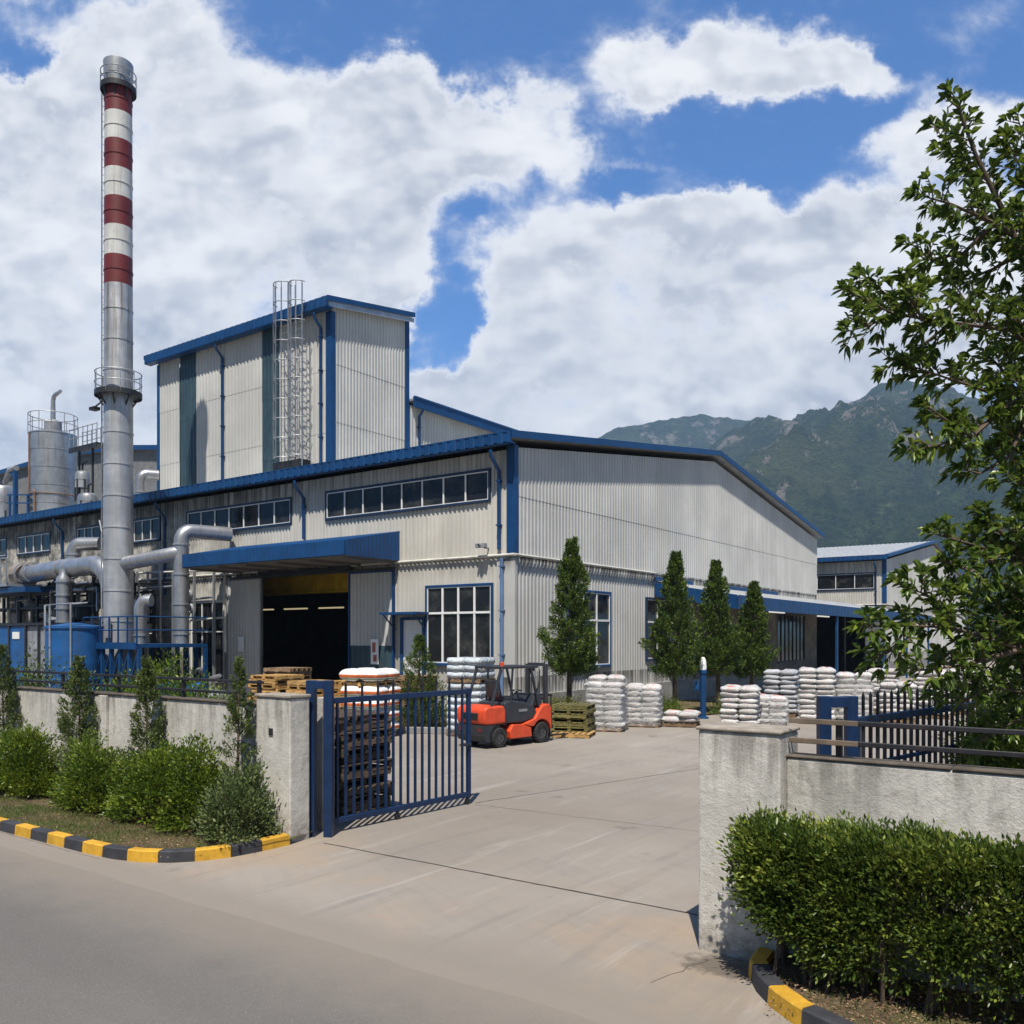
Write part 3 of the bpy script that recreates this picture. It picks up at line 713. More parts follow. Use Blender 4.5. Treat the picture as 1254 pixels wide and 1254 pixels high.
# ------------------------------------------------------------------ TOWER BLOCK
TY = 26.9; TX1 = -29.2; TX0 = -42.6; TY1 = 31.95
tw = thing('tower_block', 'tall pale tower block with two teal strips and caged ladders rising from the hall roof', 'factory building', (TX1, TY, 9.5))
FT = Face('x', TY); FTR = Face('y', TX1)
w = MB(); strips = [(-40.6, -39.2, 9.4, 17.6), (-33.95, -32.7, 9.4, 17.6)]
for (a, b) in ((9.4, 12.1), (12.1, 14.9), (14.9, 17.75)): corr(w, FT, TX0, TX1, a, b, strips, off=.010*((a > 12)+(a > 14)), pitch=.26)
w.build('wall', M['tower'], tw)
for s in strips:
    q = MB()
    for (a, b) in ((9.4, 11.3), (11.3, 14.2), (14.2, 17.6)): corr(q, FT, s[0], s[1], a, b, (), off=.01*((a > 11)+(a > 14)), pitch=.26)
    q.build('rooflight_strip', M['teal'], tw)
q = MB()
for (a, b) in ((9.4, 12.6), (12.6, 15.2)): corr(q, FTR, TY, TY1, a, b, (), off=.012*(a > 12), pitch=.20, depth=.030)
corr(q, FTR, TY, TY1, 15.2, lambda u: 17.75+(u-TY)*.17, (), off=.024, pitch=.20, depth=.030); q.build('side_wall', M['gable'], tw)
q = MB(); q.box(TX0, TX1-.1, TY1-.1, TY1, 9.4, 18.3); q.box(TX0, TX0+.1, TY+.1, TY1-.1, 9.4, 17.7); q.build('rear_wall', M['gable'], tw)
r = MB(); r.prism([(TX0-.35, TY-.55, 17.86), (TX0-.35, TY1+.06, 18.77), (TX0-.35, TY1+.06, 18.69), (TX0-.35, TY-.55, 17.78)], (TX1-TX0+.7, 0, 0)); r.build('roof', M['roof'], tw)
e = MB(); pr = []
x = TX0-.38
while x < TX1+.36:
    for dx, o in ((0, 0), (.16, 0), (.2, .02), (.36, .02)): pr.append((min(x+dx, TX1+.38), o))
    x += .4
m = len(pr)
e.add([(x, TY-.58-o, 17.50) for x, o in pr] + [(x, TY-.58-o, 17.95) for x, o in pr], [(i, i+1, m+i+1, m+i) for i in range(m-1)])
e.box(TX0-.38, TX1+.38, TY-.58, TY-.2, 17.48, 17.53)
e.prism([(TX1+.38, TY-.6, 17.95), (TX1+.38, TY1+.08, 18.90), (TX1+.38, TY1+.08, 18.67), (TX1+.38, TY-.6, 17.72)], (.04, 0, 0))
e.prism([(TX0-.38, TY-.6, 17.95), (TX0-.38, TY1+.4, 18.95), (TX0-.38, TY1+.4, 18.72), (TX0-.38, TY-.6, 17.72)], (-.04, 0, 0))
e.build('eave_fascia', M['blue'], tw)
sf = MB(); sf.prism([(TX1+.37, TY-.5, 17.70), (TX1+.37, TY1+.05, 18.62), (TX1+.37, TY1+.05, 18.41), (TX1+.37, TY-.5, 17.5)], (-.03, 0, 0)); sf.build('verge_sheet', M['galv'], tw)
for b6 in ((TX1-.28, TX1+.07, TY-.07, TY+.2, 9.4, 17.5), (TX0-.03, TX0+.22, TY-.07, TY+.2, 9.4, 17.5), (TX1-.1, TX1+.07, TY1-.25, TY1+.04, 9.4, 18.5)):
    MB().box(*b6).build('corner_post', M['blue'], tw, bevel=.01)
downpipe(tw, FT, -36.9, 17.4, 10, head=.5, r=.07); downpipe(tw, FT, -29.75, 17.4, 10, head=.5, r=.07)
def caged_ladder(parent, cx, y, z0, z1, top, cage=.42, w=.46, mat='galv', name='caged_ladder'):
    mb = MB()
    for sx in (-1, 1): mb.bar((cx+sx*w/2, y-.25, z0), (cx+sx*w/2, y-.25, top), .05, .03)
    z = z0+.2
    while z < z1: mb.tube([(cx-w/2, y-.25, z), (cx+w/2, y-.25, z)], .014, 5); z += .3
    z = z0
    while z < z1-.2:
        for sx in (-1, 1): mb.bar((cx+sx*w/2, y-.25, z+.3), (cx+sx*w/2, y, z+.3), .03)
        z += 2
    lad = mb.build(name, M[mat], parent)
    c = MB(); z = z0+1.4; zs = []
    while z < top+.05: zs.append(z); z += (top-z0-1.4)/9
    for z in zs: c.ring((cx, y-.27, z), cage, .024, 16, R(180), R(360), 5)
    for a in (200, 235, 270, 305, 340): c.bar((cx+cage*math.cos(R(a)), y-.27+cage*math.sin(R(a)), zs[0]), (cx+cage*math.cos(R(a)), y-.27+cage*math.sin(R(a)), zs[-1]), .04, .012, up=(1,0,0))
    c.build('cage', M[mat], lad); return lad
caged_ladder(tw, -31.3, TY-.62, 9.6, 17.6, 18.85, .48); caged_ladder(tw, -30.35, TY-.62, 9.6, 17.6, 18.7, .42)
bx = MB(); bx.box(-32.1, -30.2, TY-.9, TY-.3, 9.45, 10.9); bx.build('roof_hatch', M['darksteel'], tw, bevel=.02)

# raised rear block behind the tower
rb = thing('rear_block', 'raised pale block with a blue roof edge right behind the tower', 'factory building', (TX1, 32.1, 9.5))
FR = Face('y', TX1-.02); q = MB(); corr(q, FR, 32.1, 44, 9, 14.45, (), pitch=.22, depth=.030); q.build('side_wall', M['gable'], rb)
q = MB(); q.box(-48, TX1-.1, 43.9, 44, 9, 14.4); q.box(-48, -47.9, 32.1, 43.9, 9, 14.4); q.build('rear_wall', M['gable'], rb)
q = MB(); q.box(-48.2, TX1+.35, 32.05, 44.3, 14.62, 14.72); q.build('roof', M['roof'], rb)
q = MB(); q.box(TX1+.30, TX1+.38, 32.0, 44.35, 14.28, 14.8); q.box(TX1+.38, TX1+.42, 32.0, 44.35, 14.72, 14.82); q.build('eave_fascia', M['blue'], rb)
downpipe(rb, FR, 32.7, 14.4, 10.5, head=.32)

# old shed far behind the chimney
SY = 46
sh = thing('rear_shed', 'dark sheeted shed with a low blue gable behind the chimney and silo', 'shed', (at(60, 600, SY).x, SY, 0))
poly = [at(px, py, SY) for px, py in ((-60, 600), (38, 571), (92, 558), (150, 551), (215, 551))]
q = MB(); base = [(poly[0].x, SY, 8), (poly[-1].x, SY, 8)]
FS = Face('x', SY)
def zsh(u):
    for a, b in zip(poly, poly[1:]):
        if a.x <= u <= b.x: return a.z + (b.z-a.z)*(u-a.x)/(b.x-a.x)
    return poly[-1].z
corr(q, FS, poly[0].x, poly[-1].x, 0, zsh, (), pitch=.35, depth=.05, brk=[p.x for p in poly[1:-1]])
q.build('wall', painted('grey_old_sheet', (.16, .165, .17), .6, 0, .5), sh)
q = MB()
for a, b in zip(poly, poly[1:]):
    q.prism([a+Vector((0,-.5,-.05)), b+Vector((0,-.5,-.05)), b+Vector((0,-.5,.38)), a+Vector((0,-.5,.38))], (0, .06, 0))
q.build('verge_trim', M['blue'], sh)
q = MB()
for a, b in zip(poly, poly[1:]): q.prism([a+Vector((0,-.4,.25)), b+Vector((0,-.4,.25)), b+Vector((0,-.4,.30)), a+Vector((0,-.4,.30))], (0, 20, 0))
q.build('roof', M['roof'], sh)
# ------------------------------------------------------------------ CHIMNEY
CY = 20.5; cb0 = at(145, 785, CY); CHX = cb0.x
ch = thing('chimney', 'tall steel chimney with red and white bands, two round galleries and a side ladder', 'chimney', (CHX, CY, 0))
def crad(z): return .610 - (z-2.7)*.0026
def shaft(z0, z1, seams=()):
    pr = [(crad(z0), z0)]
    for s in seams:
        r = crad(s); pr += [(r, s-.035), (r+.022, s-.03), (r+.022, s+.03), (r, s+.035)]
    pr.append((crad(z1), z1)); return pr
m, t = newmat('chimney_cladding'); v = t.obj(); x, y, z = t.xyz(v)
st = t.noise(t.mapv(v, (5, 5, .16)), 1.2, 6, .7); n1 = t.noise(v, 1.2, 5, .6); n2 = t.noise(v, 12, 4, .6)
c = t.mix(t.ramp(n1, .3, .7), (.38, .385, .395), (.53, .535, .545))
pl = t.n('ShaderNodeTexWhiteNoise', noise_dimensions='1D'); t.put(pl.inputs['W'], t.math('FLOOR', t.math('MULTIPLY', z, .74)))
c = t.mix(t.math('MULTIPLY', pl.outputs['Value'], .25), c, (.30, .31, .33))
c = t.mix(t.math('MULTIPLY', t.ramp(st, .46, .68), t.ramp(z, 11, 18, .35, .95)), c, (.20, .17, .13))
c = t.mix(t.ramp(n2, .6, .75, 0, .35), c, (.22, .16, .11))
t.out(t.bsdf(c, t.math('ADD', .36, t.math('MULTIPLY', n1, .25)), .55, t.bump(n2, .12, .02), .4)); M['chim'] = m
MB().lathe([(.95, 0), (.95, .3), (.8, .35), (.72, 2.6)], (CHX, CY, 0), 32).build('base', M['greymach'], ch, smooth=True)
MB().lathe(shaft(2.6, 17.95, [3.6, 4.9, 6.25, 7.6, 8.95, 10.3, 11.65, 13.0, 14.3, 15.6, 16.9]), (CHX, CY, 0), 40).build('shaft', M['chim'], ch, smooth=True)
zz = [17.95, 19.17, 20.43, 21.65, 22.87, 24.08, 25.27, 26.40]
for i, (a, b) in enumerate(zip(zz, zz[1:])):
    o = MB().lathe(shaft(a, b, [(a+b)/2]), (CHX, CY, 0), 40).build('paint_band', M['redband' if i % 2 == 0 else ('dirtyband' if False else 'whiteband')], ch, smooth=True)
    o['label'] = 'dark red painted band' if i % 2 == 0 else ('stained pale band' if i == 1 else 'white painted band')
MB().lathe([(.54, 26.40), (.57, 26.75), (.60, 27.48), (.585, 27.5), (.5, 27.46), (.45, 26.5)], (CHX, CY, 0), 36).build('rim', M['galv'], ch, smooth=True)
def gallery(parent, c, ri, ro, z, h, nposts, mat='galv', name='gallery'):
    q = MB(); q.lathe([(ri, z-.02), (ro, z-.02), (ro, z+.05), (ri, z+.05)], (c[0], c[1], 0), 32)
    q.lathe([(ro+.005, z-.10), (ro+.02, z-.10), (ro+.02, z+.12), (ro+.005, z+.12), (ro+.005, z-.10)], (c[0], c[1], 0), 32)
    for i in range(8):
        a = 2*math.pi*i/8; q.bar((c[0]+ri*math.cos(a), c[1]+ri*math.sin(a), z-.5), (c[0]+(ro-.05)*math.cos(a), c[1]+(ro-.05)*math.sin(a), z-.05), .05)
    o = q.build(name, M['darksteel'], parent)
    r = MB()
    for zz in (h*.52, h): r.ring((c[0], c[1], z+zz), ro, .022, 32, k=5)
    for i in range(nposts):
        a = 2*math.pi*(i+.3)/nposts; r.tube([(c[0]+ro*math.cos(a), c[1]+ro*math.sin(a), z), (c[0]+ro*math.cos(a), c[1]+ro*math.sin(a), z+h)], .02, 5)
    r.build('railing', M[mat], o)
gallery(ch, (CHX, CY), .56, .93, 13.3, .92, 10); gallery(ch, (CHX, CY), .52, .70, 26.36, .70, 8)
# side ladder with hoops, on the -X side
l = MB(); lx = CHX-.80; ly = CY-.12
for sy in (-.17, .17): l.bar((lx, ly+sy, 5.2), (lx, ly+sy, 26.5), .05, .02)
z = 5.4
while z < 26.5: l.tube([(lx, ly-.17, z), (lx, ly+.17, z)], .013, 4); z += .33
z = 5.5
while z < 26: l.bar((lx, ly, z), (CHX-.55, ly, z), .035); z += 1.3
l.build('ladder', M['galv'], ch)
l = MB(); l.bar((CHX-.90, CY-.2, 13.15), (CHX-1.5, CY-.2, 13.0), .05); l.box(CHX-1.75, CHX-1.35, CY-.35, CY-.05, 12.85, 12.98); l.build('lamp', M['darksteel'], ch)
l = MB(); l.box(CHX+.1, CHX+.45, CY-.70, CY-.60, 2.9, 3.7); l.tube([(CHX-.1, CY-.69, 3), (CHX-.1, CY-.69, 7.4), (CHX-.4, CY-.62, 7.9)], .03, 6); l.build('conduit', M['greymach'], ch)

# ------------------------------------------------------------------ SILO AND ROOF PLANT
sp = at(65, 628, 27.5); SX, SYY = sp.x, 27.5; SR = 1.36; S0, S1 = 10.2, 15.5
si = thing('storage_silo', 'stained steel silo with a railed top and bent vent pipe on the hall roof', 'silo', (SX, SYY, S0))
pr = [(SR, S0)]
for s in (11.2, 12.3, 13.4, 14.5): pr += [(SR, s-.03), (SR+.02, s-.025), (SR+.02, s+.025), (SR, s+.03)]
MB().lathe(pr + [(SR, S1), (SR+.03, S1), (SR+.03, S1+.06), (SR, S1+.08), (.3, S1+.35), (0, S1+.36)], (SX, SYY, 0), 40).build('shell', M['steel'], si, smooth=True)
r = MB()
for zz in (.55, 1.15): r.ring((SX, SYY, S1+.1+zz), SR+.02, .028, 32, k=5)
for i in range(12):
    a = 2*math.pi*i/12; r.tube([(SX+(SR+.02)*math.cos(a), SYY+(SR+.02)*math.sin(a), S1), (SX+(SR+.02)*math.cos(a), SYY+(SR+.02)*math.sin(a), S1+1.25)], .025, 5)
r.build('railing', M['galv'], si)
MB().tube([(SX, SYY, S1+.3), (SX, SYY, S1+2.2), (SX+.1, SYY, S1+2.45), (SX+.3, SYY, S1+2.55), (SX+1.5, SYY-.3, S1+2.5)], [.16, .13, .13, .13, .10], 10).build('vent_pipe', M['galv'], si, smooth=True)
MB().lathe([(.5, S1+.2), (.5, S1+.9), (.3, S1+1.0)], (SX, SYY, 0), 16).build('inlet', M['greymach'], si, smooth=True)
q = MB(); q.tube([(SX-.1, SYY-SR-.05, S0), (SX-.1, SYY-SR-.05, S1)], .045, 6); q.tube([(SX+.5, SYY-SR-.0, S0), (SX+.5, SYY-SR-.0, S0+1.6), (SX+.3, SYY-SR, S0+1.75)], .05, 6)
q.ring((SX, SYY, S0+1.55), SR+.04, .03, 32, k=5); q.tube([(SX-SR-.1, SYY-.2, S1-.9), (SX-SR-.45, SYY-.2, S1-.6), (SX-SR-.4, SYY-.2, S1-.3)], .12, 8)
q.build('piping', painted('rusty_pipe', (.20, .12, .08), .7, .2, .5), si, smooth=True)
# catwalk from the silo towards the chimney
cw = thing('catwalk', 'steel catwalk with handrails between the silo and the chimney', 'catwalk', (SX+3, 26, 14.2))
a = at(93, 560, 27.5).x; b = at(127, 560, 27.5).x
q = MB(); q.box(a, b, 27.1, 27.9, 14.2, 14.3); q.box(a, b, 27.05, 27.1, 14.0, 14.3)
for x in (a+.4, b-1.2, b-.1): q.bar((x, 27.5, 10.2), (x, 27.5, 14.2), .1)
q.build('deck', M['darksteel'], cw)
q = MB()
for yy in (27.1, 27.9):
    for zz in (.55, 1.1): q.tube([(a, yy, 14.3+zz), (b, yy, 14.3+zz)], .025, 5)
    for i in range(7): x = a+(b-a)*i/6; q.tube([(x, yy, 14.3), (x, yy, 15.45)], .025, 5)
q.build('railing', M['galv'], cw)
def tank(label, px, py0, py1, Y, r, mat='steel', dome=True, name='steel_tank', cat='tank'):
    p = at(px, py1, Y); z0 = p.z; z1 = at(px, py0, Y).z
    o = thing(name, label, cat, (p.x, Y, z0))
    pr = [(r, z0), (r, z1-.25)]
    pr[1:1] = [(r, (z0+z1)/2-.03), (r+.02, (z0+z1)/2-.02), (r+.02, (z0+z1)/2+.02), (r, (z0+z1)/2+.03)]
    pr += [(r*.9, z1-.1), (r*.55, z1), (0, z1+.02)]
    MB().lathe(pr, (p.x, Y, 0), 28).build('shell', M[mat], o, smooth=True)
    q = MB()
    for a in (-2.4, -1.2, -.2): q.tube([(p.x+r*math.cos(a), Y+r*math.sin(a), z0-.8), (p.x+r*math.cos(a), Y+r*math.sin(a), z0+.5)], .05, 5)
    q.tube([(p.x, Y, z1), (p.x, Y, z1+.45), (p.x+.5, Y, z1+.5)], .06, 6)
    q.build('piping', M['darksteel'], o); return o
tank('small steel vessel at the far end of the roof beside a blue frame', 3, 595, 636, 26.5, .75)
tank('squat steel vessel on the roof between the silo and the chimney', 108, 604, 625, 26, .55)
tank('small vessel under the catwalk next to the chimney', 101, 577, 598, 27.5, .42, 'galv')
# blue steel frame beside the silo
fm = thing('roof_gantry', 'blue steel gantry with rails standing on the roof left of the silo', 'gantry', at(25, 632, 26))
q = MB()
for px in (12, 19, 34): p = at(px, 632, 26); z1 = at(px, 575 if px == 19 else 605, 26).z; q.bar((p.x, 26, p.z), (p.x, 26, z1), .22 if px == 19 else .1)
for py in (606, 616): q.bar(at(9, py, 26), at(38, py, 26), .08)
q.bar(at(10, 575, 26), at(19, 583, 26), .15)
q.build('frame', M['blue'], fm)
q = MB(); q.tube([at(6, 592, 26), at(12, 576, 26), at(20, 573, 26)], .18, 8); q.build('duct', M['greymach'], fm, smooth=True)
# roof vents
def gooseneck(label, px, ytop, ybot, Y, r, dx, dyw=0, name='vent_pipe', seg=6, mat='steel', flange=True):
    p = at(px, ybot, Y); zt = at(px, ytop, Y).z
    o = thing(name, label, 'pipe', (p.x, Y, p.z)); R_ = r*1.6; pts = [(p.x, Y, p.z), (p.x, Y, zt-r-R_)]
    for i in range(1, seg+1):
        a = math.pi/2*i/seg; k = R_*(1-math.cos(a)); pts.append((p.x+dx*k/(abs(dx)+abs(dyw) or 1), Y+dyw*k/(abs(dx)+abs(dyw) or 1), zt-r-R_+R_*math.sin(a)))
    L = max(abs(dx), abs(dyw)); e = pts[-1]; pts.append((e[0]+dx, e[1]+dyw, e[2]))
    MB().tube(pts, r, 18).build('duct', M[mat], o, smooth=True)
    if flange:
        z = p.z+.4
        while z < zt-r-R_:
            MB().lathe([(r, z-.03), (r+.035, z-.03), (r+.035, z+.03), (r, z+.03)], (p.x, Y, 0), 18).build('flange', M['galv'], o); z += 1.25
    return o
gooseneck('bent steel vent standing on the roof right behind the chimney', 172, 574, 612, 25.5, .27, .25, .5)
gooseneck('short bent steel vent on top of the thick crosswise duct', 90, 658, 690, 20.7, .30, .75, .5)
gooseneck('tall bent steel duct turning into the hall wall by the canopy', 222, 641, 788, 21.6, .31, .5, 1.6)
gooseneck('low steel vent with a rounded hood on the blue platform beside the chimney', 172, 728, 790, 19.6, .24, .15, .1, flange=True)
# thick crosswise duct into the chimney, with cyclone below
p0 = at(33, 692, 20.6); p1 = at(80, 692, 20.6)
du = thing('exhaust_duct', 'thick steel duct running crosswise into the chimney', 'duct', (p1.x, 20.6, p1.z))
zc = 6.05
pts = [(p0.x, 20.6, zc-.1), (p1.x, 20.4, zc)]; ex = CHX-.45
pts += [(ex-1.0, 20.3, zc+.02), (ex-.45, 20.3, zc-.12), (ex-.05, 20.35, zc-.45), (ex+.15, 20.4, zc-1.0)]
MB().tube(pts, [.42, .42, .42, .43, .44, .44], 24).build('duct', M['steel'], du, smooth=True)
for x in (p0.x+.1, p0.x+.9, p1.x+.2, p1.x+.9, ex-1.15):
    MB().lathe([(.42, -.05), (.48, -.05), (.48, .05), (.42, .05)], (x, 20.4, zc-.03), 24, axis='x').build('flange', M['galv'], du)
MB().lathe([(.62, -.5), (.62, .0), (.5, .08), (.42, .1)], (p0.x-.05, 20.6, zc-.1), 24, axis='x').build('end_bell', painted('rusty_bell', (.30, .25, .21), .6, .3, .6), du, smooth=True)
cp = at(78, 700, 20.0)
cy = thing('cyclone', 'slim vertical steel cyclone hanging below the crosswise duct', 'cyclone', (cp.x, 20.0, 2.9))
pr = [(.10, 2.7), (.10, 2.95), (.30, 3.3)]
for z in (3.6, 4.2, 4.8, 5.4): pr += [(.31, z-.03), (.36, z-.025), (.36, z+.025), (.31, z+.03)]
MB().lathe(pr + [(.31, 5.55), (.18, 5.75), (.18, 6.0)], (cp.x, 20.0, 0), 24).build('body', M['steel'], cy, smooth=True)
q = MB(); q.lathe([(.17, 2.35), (.17, 2.72)], (cp.x, 20, 0), 12); q.tube([(cp.x-.1, 20, 2.4), (cp.x-.15, 19.9, 1.8), (cp.x+.2, 19.9, 1.7)], .05, 6); q.build('outlet', M['bluemach'], cy)
# duct from chimney to the tall bent duct
q = thing('cross_duct', 'steel duct linking the chimney and the tall bent duct', 'duct', (at(195, 682, 20.8).x, 20.8, 6.2))
MB().tube([(CHX+.4, 20.5, 6.05), at(205, 680, 21.2), at(222, 676, 21.6)], .30, 18).build('duct', M['steel'], q, smooth=True)
# ------------------------------------------------------------------ BLUE PLATFORM
PYF, PYB = 18.6, 21.7; xa = at(102, 785, PYF).x; xb = at(254, 785, PYB).x
pf = thing('service_platform', 'blue steel service platform with handrails round the chimney foot', 'platform', ((xa+xb)/2, 20, 0))
q = MB(); q.box(xa, xb, PYF, PYB, 2.52, 2.66); q.box(xa, xb, PYF-.05, PYF, 2.46, 2.72); q.build('deck', M['blue'], pf)
q = MB()
n = 6
for i in range(n+1):
    x = xa+(xb-xa)*i/n
    q.bar((x, PYF, 2.66), (x, PYF, 3.72), .05)
for zz in (3.2, 3.72): q.tube([(xa, PYF, zz), (xb, PYF, zz)], .03, 6); q.tube([(xb, PYF, zz), (xb, PYB, zz)], .03, 6)
q.build('railing', M['blue'], pf)
for i in range(n+1):
    x = xa+(xb-xa)*i/n
    for y in (PYF+.1, PYB-.1): MB().bar((x, y, 0), (x, y, 2.5), .14).build('post', M['blue'], pf)
    if i < n: MB().bar((x+.06, PYF+.1, 1.25), (x+(xb-xa)/n-.06, PYF+.1, 2.4), .06).build('brace', M['blue'], pf)
# motors and vessels under and on the platform
def skid(label, x, y, z, L, r, mat, cat='machine', name='pump_unit'):
    o = thing(name, label, cat, (x, y, z))
    MB().lathe([(0, -L/2), (r*.8, -L/2), (r, -L/2+.1), (r, L/2-.1), (r*.7, L/2), (0, L/2)], (x, y, z+r+.15), 20, axis='x').build('body', M[mat], o, smooth=True)
    q = MB(); q.box(x-L/2, x+L/2, y-r, y+r, z, z+.12); q.box(x-L/4, x-L/4+.1, y-r*.7, y+r*.7, z+.12, z+.3); q.box(x+L/4, x+L/4+.1, y-r*.7, y+r*.7, z+.12, z+.3)
    q.build('skid', M['greymach'], o)
    q = MB(); q.tube([(x, y, z+2*r+.1), (x, y, z+2*r+.6), (x+.6, y, z+2*r+.7)], .07, 8); q.build('piping', M['galv'], o, smooth=True); return o
skid('blue cylindrical vessel under the platform edge', xa+3.2, 20, .1, 2.2, .45, 'bluemach')
skid('grey pump set under the blue platform', xa+6.2, 20.2, .1, 1.6, .34, 'greymach')
skid('blue pump beside the tall barred window', xb-.6, 21.4, .1, 1.2, .42, 'bluemach')
# blue tank and machine housing on the far left
tp = at(91, 830, 18.2)
bt = thing('blue_tank', 'bright blue cylindrical tank in front of the chimney platform', 'tank', (tp.x, 18.2, 0))
MB().lathe([(1.05, 0), (1.05, 1.2), (1.08, 1.22), (1.08, 1.28), (1.05, 1.3), (1.05, 3.25), (1.1, 3.27), (1.1, 3.36), (.2, 3.5), (0, 3.5)], (tp.x, 18.2, 0), 32).build('shell', M['bluemach'], bt, smooth=True)
q = MB()
for a in (-2.3, -1.4, -.6): q.tube([(tp.x+1.08*math.cos(a), 18.2+1.08*math.sin(a), .3), (tp.x+1.08*math.cos(a), 18.2+1.08*math.sin(a), 4.2), (tp.x+.7*math.cos(a), 18.4, 4.3)], .04, 6)
q.build('piping', M['galv'], bt, smooth=True)
hx0 = at(-40, 800, 18).x; hx1 = at(64, 800, 18).x; hm = at(31, 800, 18).x
mh = thing('machine_housing', 'long blue and grey sheet metal machine housing at the edge of the picture', 'machine', ((hx0+hx1)/2, 18.8, 0))
q = MB(); q.box(hx0, hm, 18, 20, 0, 3.42); q.build('blue_panel', M['bluemach'], mh, bevel=.03)
q = MB(); q.box(hm+.01, hx1, 18.05, 20, 0, 3.40); q.build('grey_panel', M['greymach'], mh, bevel=.03)
q = MB(); q.box(hx0, hx1+.02, 17.94, 18.0, 3.42, 3.52); q.box(hx0, hx1+.02, 18, 20, 3.42, 3.5)
for px in (-5, 12, 32, 48): x = at(px, 800, 18).x; q.box(x-.05, x+.05, 17.94, 17.995, 0, 3.42)
q.build('frame', M['darksteel'], mh)
q = MB(); x = at(20, 778, 18).x; q.box(x-.3, x+.3, 17.97, 17.996, 2.85, 3.15); q.build('name_plate', M['white'], mh)
# pipe rack and process clutter between housing and chimney
rk = thing('pipe_rack', 'crowded rack of pipes, vessels and walkways left of the chimney', 'pipe rack', (at(60, 760, 21).x, 21.5, 0))
q = MB()
X0 = at(-40, 740, 20.6).x; X1 = CHX-1.0
for i in range(9):
    x = X0+(X1-X0)*i/8
    for y in (20.9, 22.8): q.bar((x, y, 0), (x, y, 6.0 if i % 2 else 4.9), .12)
for z in (3.6, 4.35, 5.0): 
    for y in (20.9, 22.8): q.bar((X0, y, z), (X1, y, z), .10)
for i in range(9): x = X0+(X1-X0)*i/8; q.bar((x, 20.9, 4.35), (x, 22.8, 4.35), .08)
q.build('frame', M['darksteel'], rk)
rs = random.Random(5)
mats = ['galv', 'steel', 'darksteel', 'white', 'greymach', 'bluemach']
q = MB(); q.box(X0, X1, 20.95, 22.75, 5.32, 5.38); q.build('upper_deck', M['darksteel'], rk)  # deck added to cast shade on the pipes below
for k in range(52):
    q = MB(); x = rs.uniform(X0, X1-.3); y = rs.uniform(20.7, 22.6); z = rs.choice((3.75, 4.0, 4.5, 4.75, 5.1, 5.5)); r = rs.choice((.03, .04, .05, .06, .08, .12))
    L = rs.uniform(.8, 4); e = min(X1, x+L)
    pts = [(x, y, z-rs.uniform(.4, 1.6)), (x, y, z), (e, y, z), (e, y, z+rs.choice((-1, .6, -.7, .9)))]
    q.tube(pts, r, 8)
    for xx in (x+.15, (x+e)/2, e-.15): q.lathe([(r, -.03), (r+.05, -.03), (r+.05, .03), (r, .03)], (xx, y, z), 8, axis='x')
    q.build('pipe', M[rs.choice(mats[:5])], rk, smooth=True)
for k in range(16):
    x = X0+(X1-X0)*(k+.4)/16; y = rs.uniform(21, 22); r = rs.uniform(.2, .5); z = rs.choice((3.6, 4.4, 3.65)); h = rs.uniform(.5, 1.1)
    q = MB(); q.lathe([(0, z), (r*.8, z), (r, z+.1), (r, z+h-.1), (r*.6, z+h), (.08, z+h), (.08, z+h+.3), (0, z+h+.3)], (x, y, 0), 18); q.build('vessel', M[rs.choice(['greymach', 'bluemach', 'steel', 'darksteel'])], rk, smooth=True)
q = MB(); gx0 = at(-30, 690, 20.2).x; gx1 = at(24, 690, 20.2).x
q.box(gx0, gx1, 19.6, 21.4, 5.35, 5.5)
for i in range(9): x = gx0+(gx1-gx0)*i/8; q.bar((x, 19.6, 5.5), (x, 19.6, 6.7), .05)
for z in (5.9, 6.3, 6.7): q.bar((gx0, 19.6, z), (gx1, 19.6, z), .05)
q.build('walkway', M['galv'], rk)
q = MB(); q.box(gx0-.2, gx1+1.6, 19.7, 21.5, 5.05, 5.3); q.build('walkway_beam', M['blue'], rk)
# pipework against the wall between the chimney and the door bay
wr = thing('wall_piping', 'thin pipes and supports on the hall wall beside the door bay', 'piping', (at(210, 760, 22.9).x, 23.0, 0))
for (px0, px1, py, r, mt) in ((165, 275, 702, .05, 'cream'), (165, 232, 716, .04, 'darksteel'), (228, 262, 735, .06, 'galv'), (160, 215, 722, .07, 'galv'), (232, 276, 760, .05, 'cream')):
    a = at(px0, py, 23.2); b = at(px1, py-4, 23.2)
    MB().tube([(a.x, 23.2, a.z-1.2), a, b, (b.x, 23.2, b.z-1.5)], r, 8).build('pipe', M[mt], wr, smooth=True)
for px in (168, 181, 196, 212, 238, 262): a = at(px, 700, 23.0); MB().bar((a.x, 23.0, 0), (a.x, 23.0, a.z), .09).build('support', M['galv'], wr)
for px, py in ((232, 728), (226, 700), (234, 745)): a = at(px, py, 23.0); MB().lathe([(.18, -.1), (.22, 0), (.18, .1), (0, .1)], a, 12, axis='y').build('valve_wheel', M['greymach'], wr)
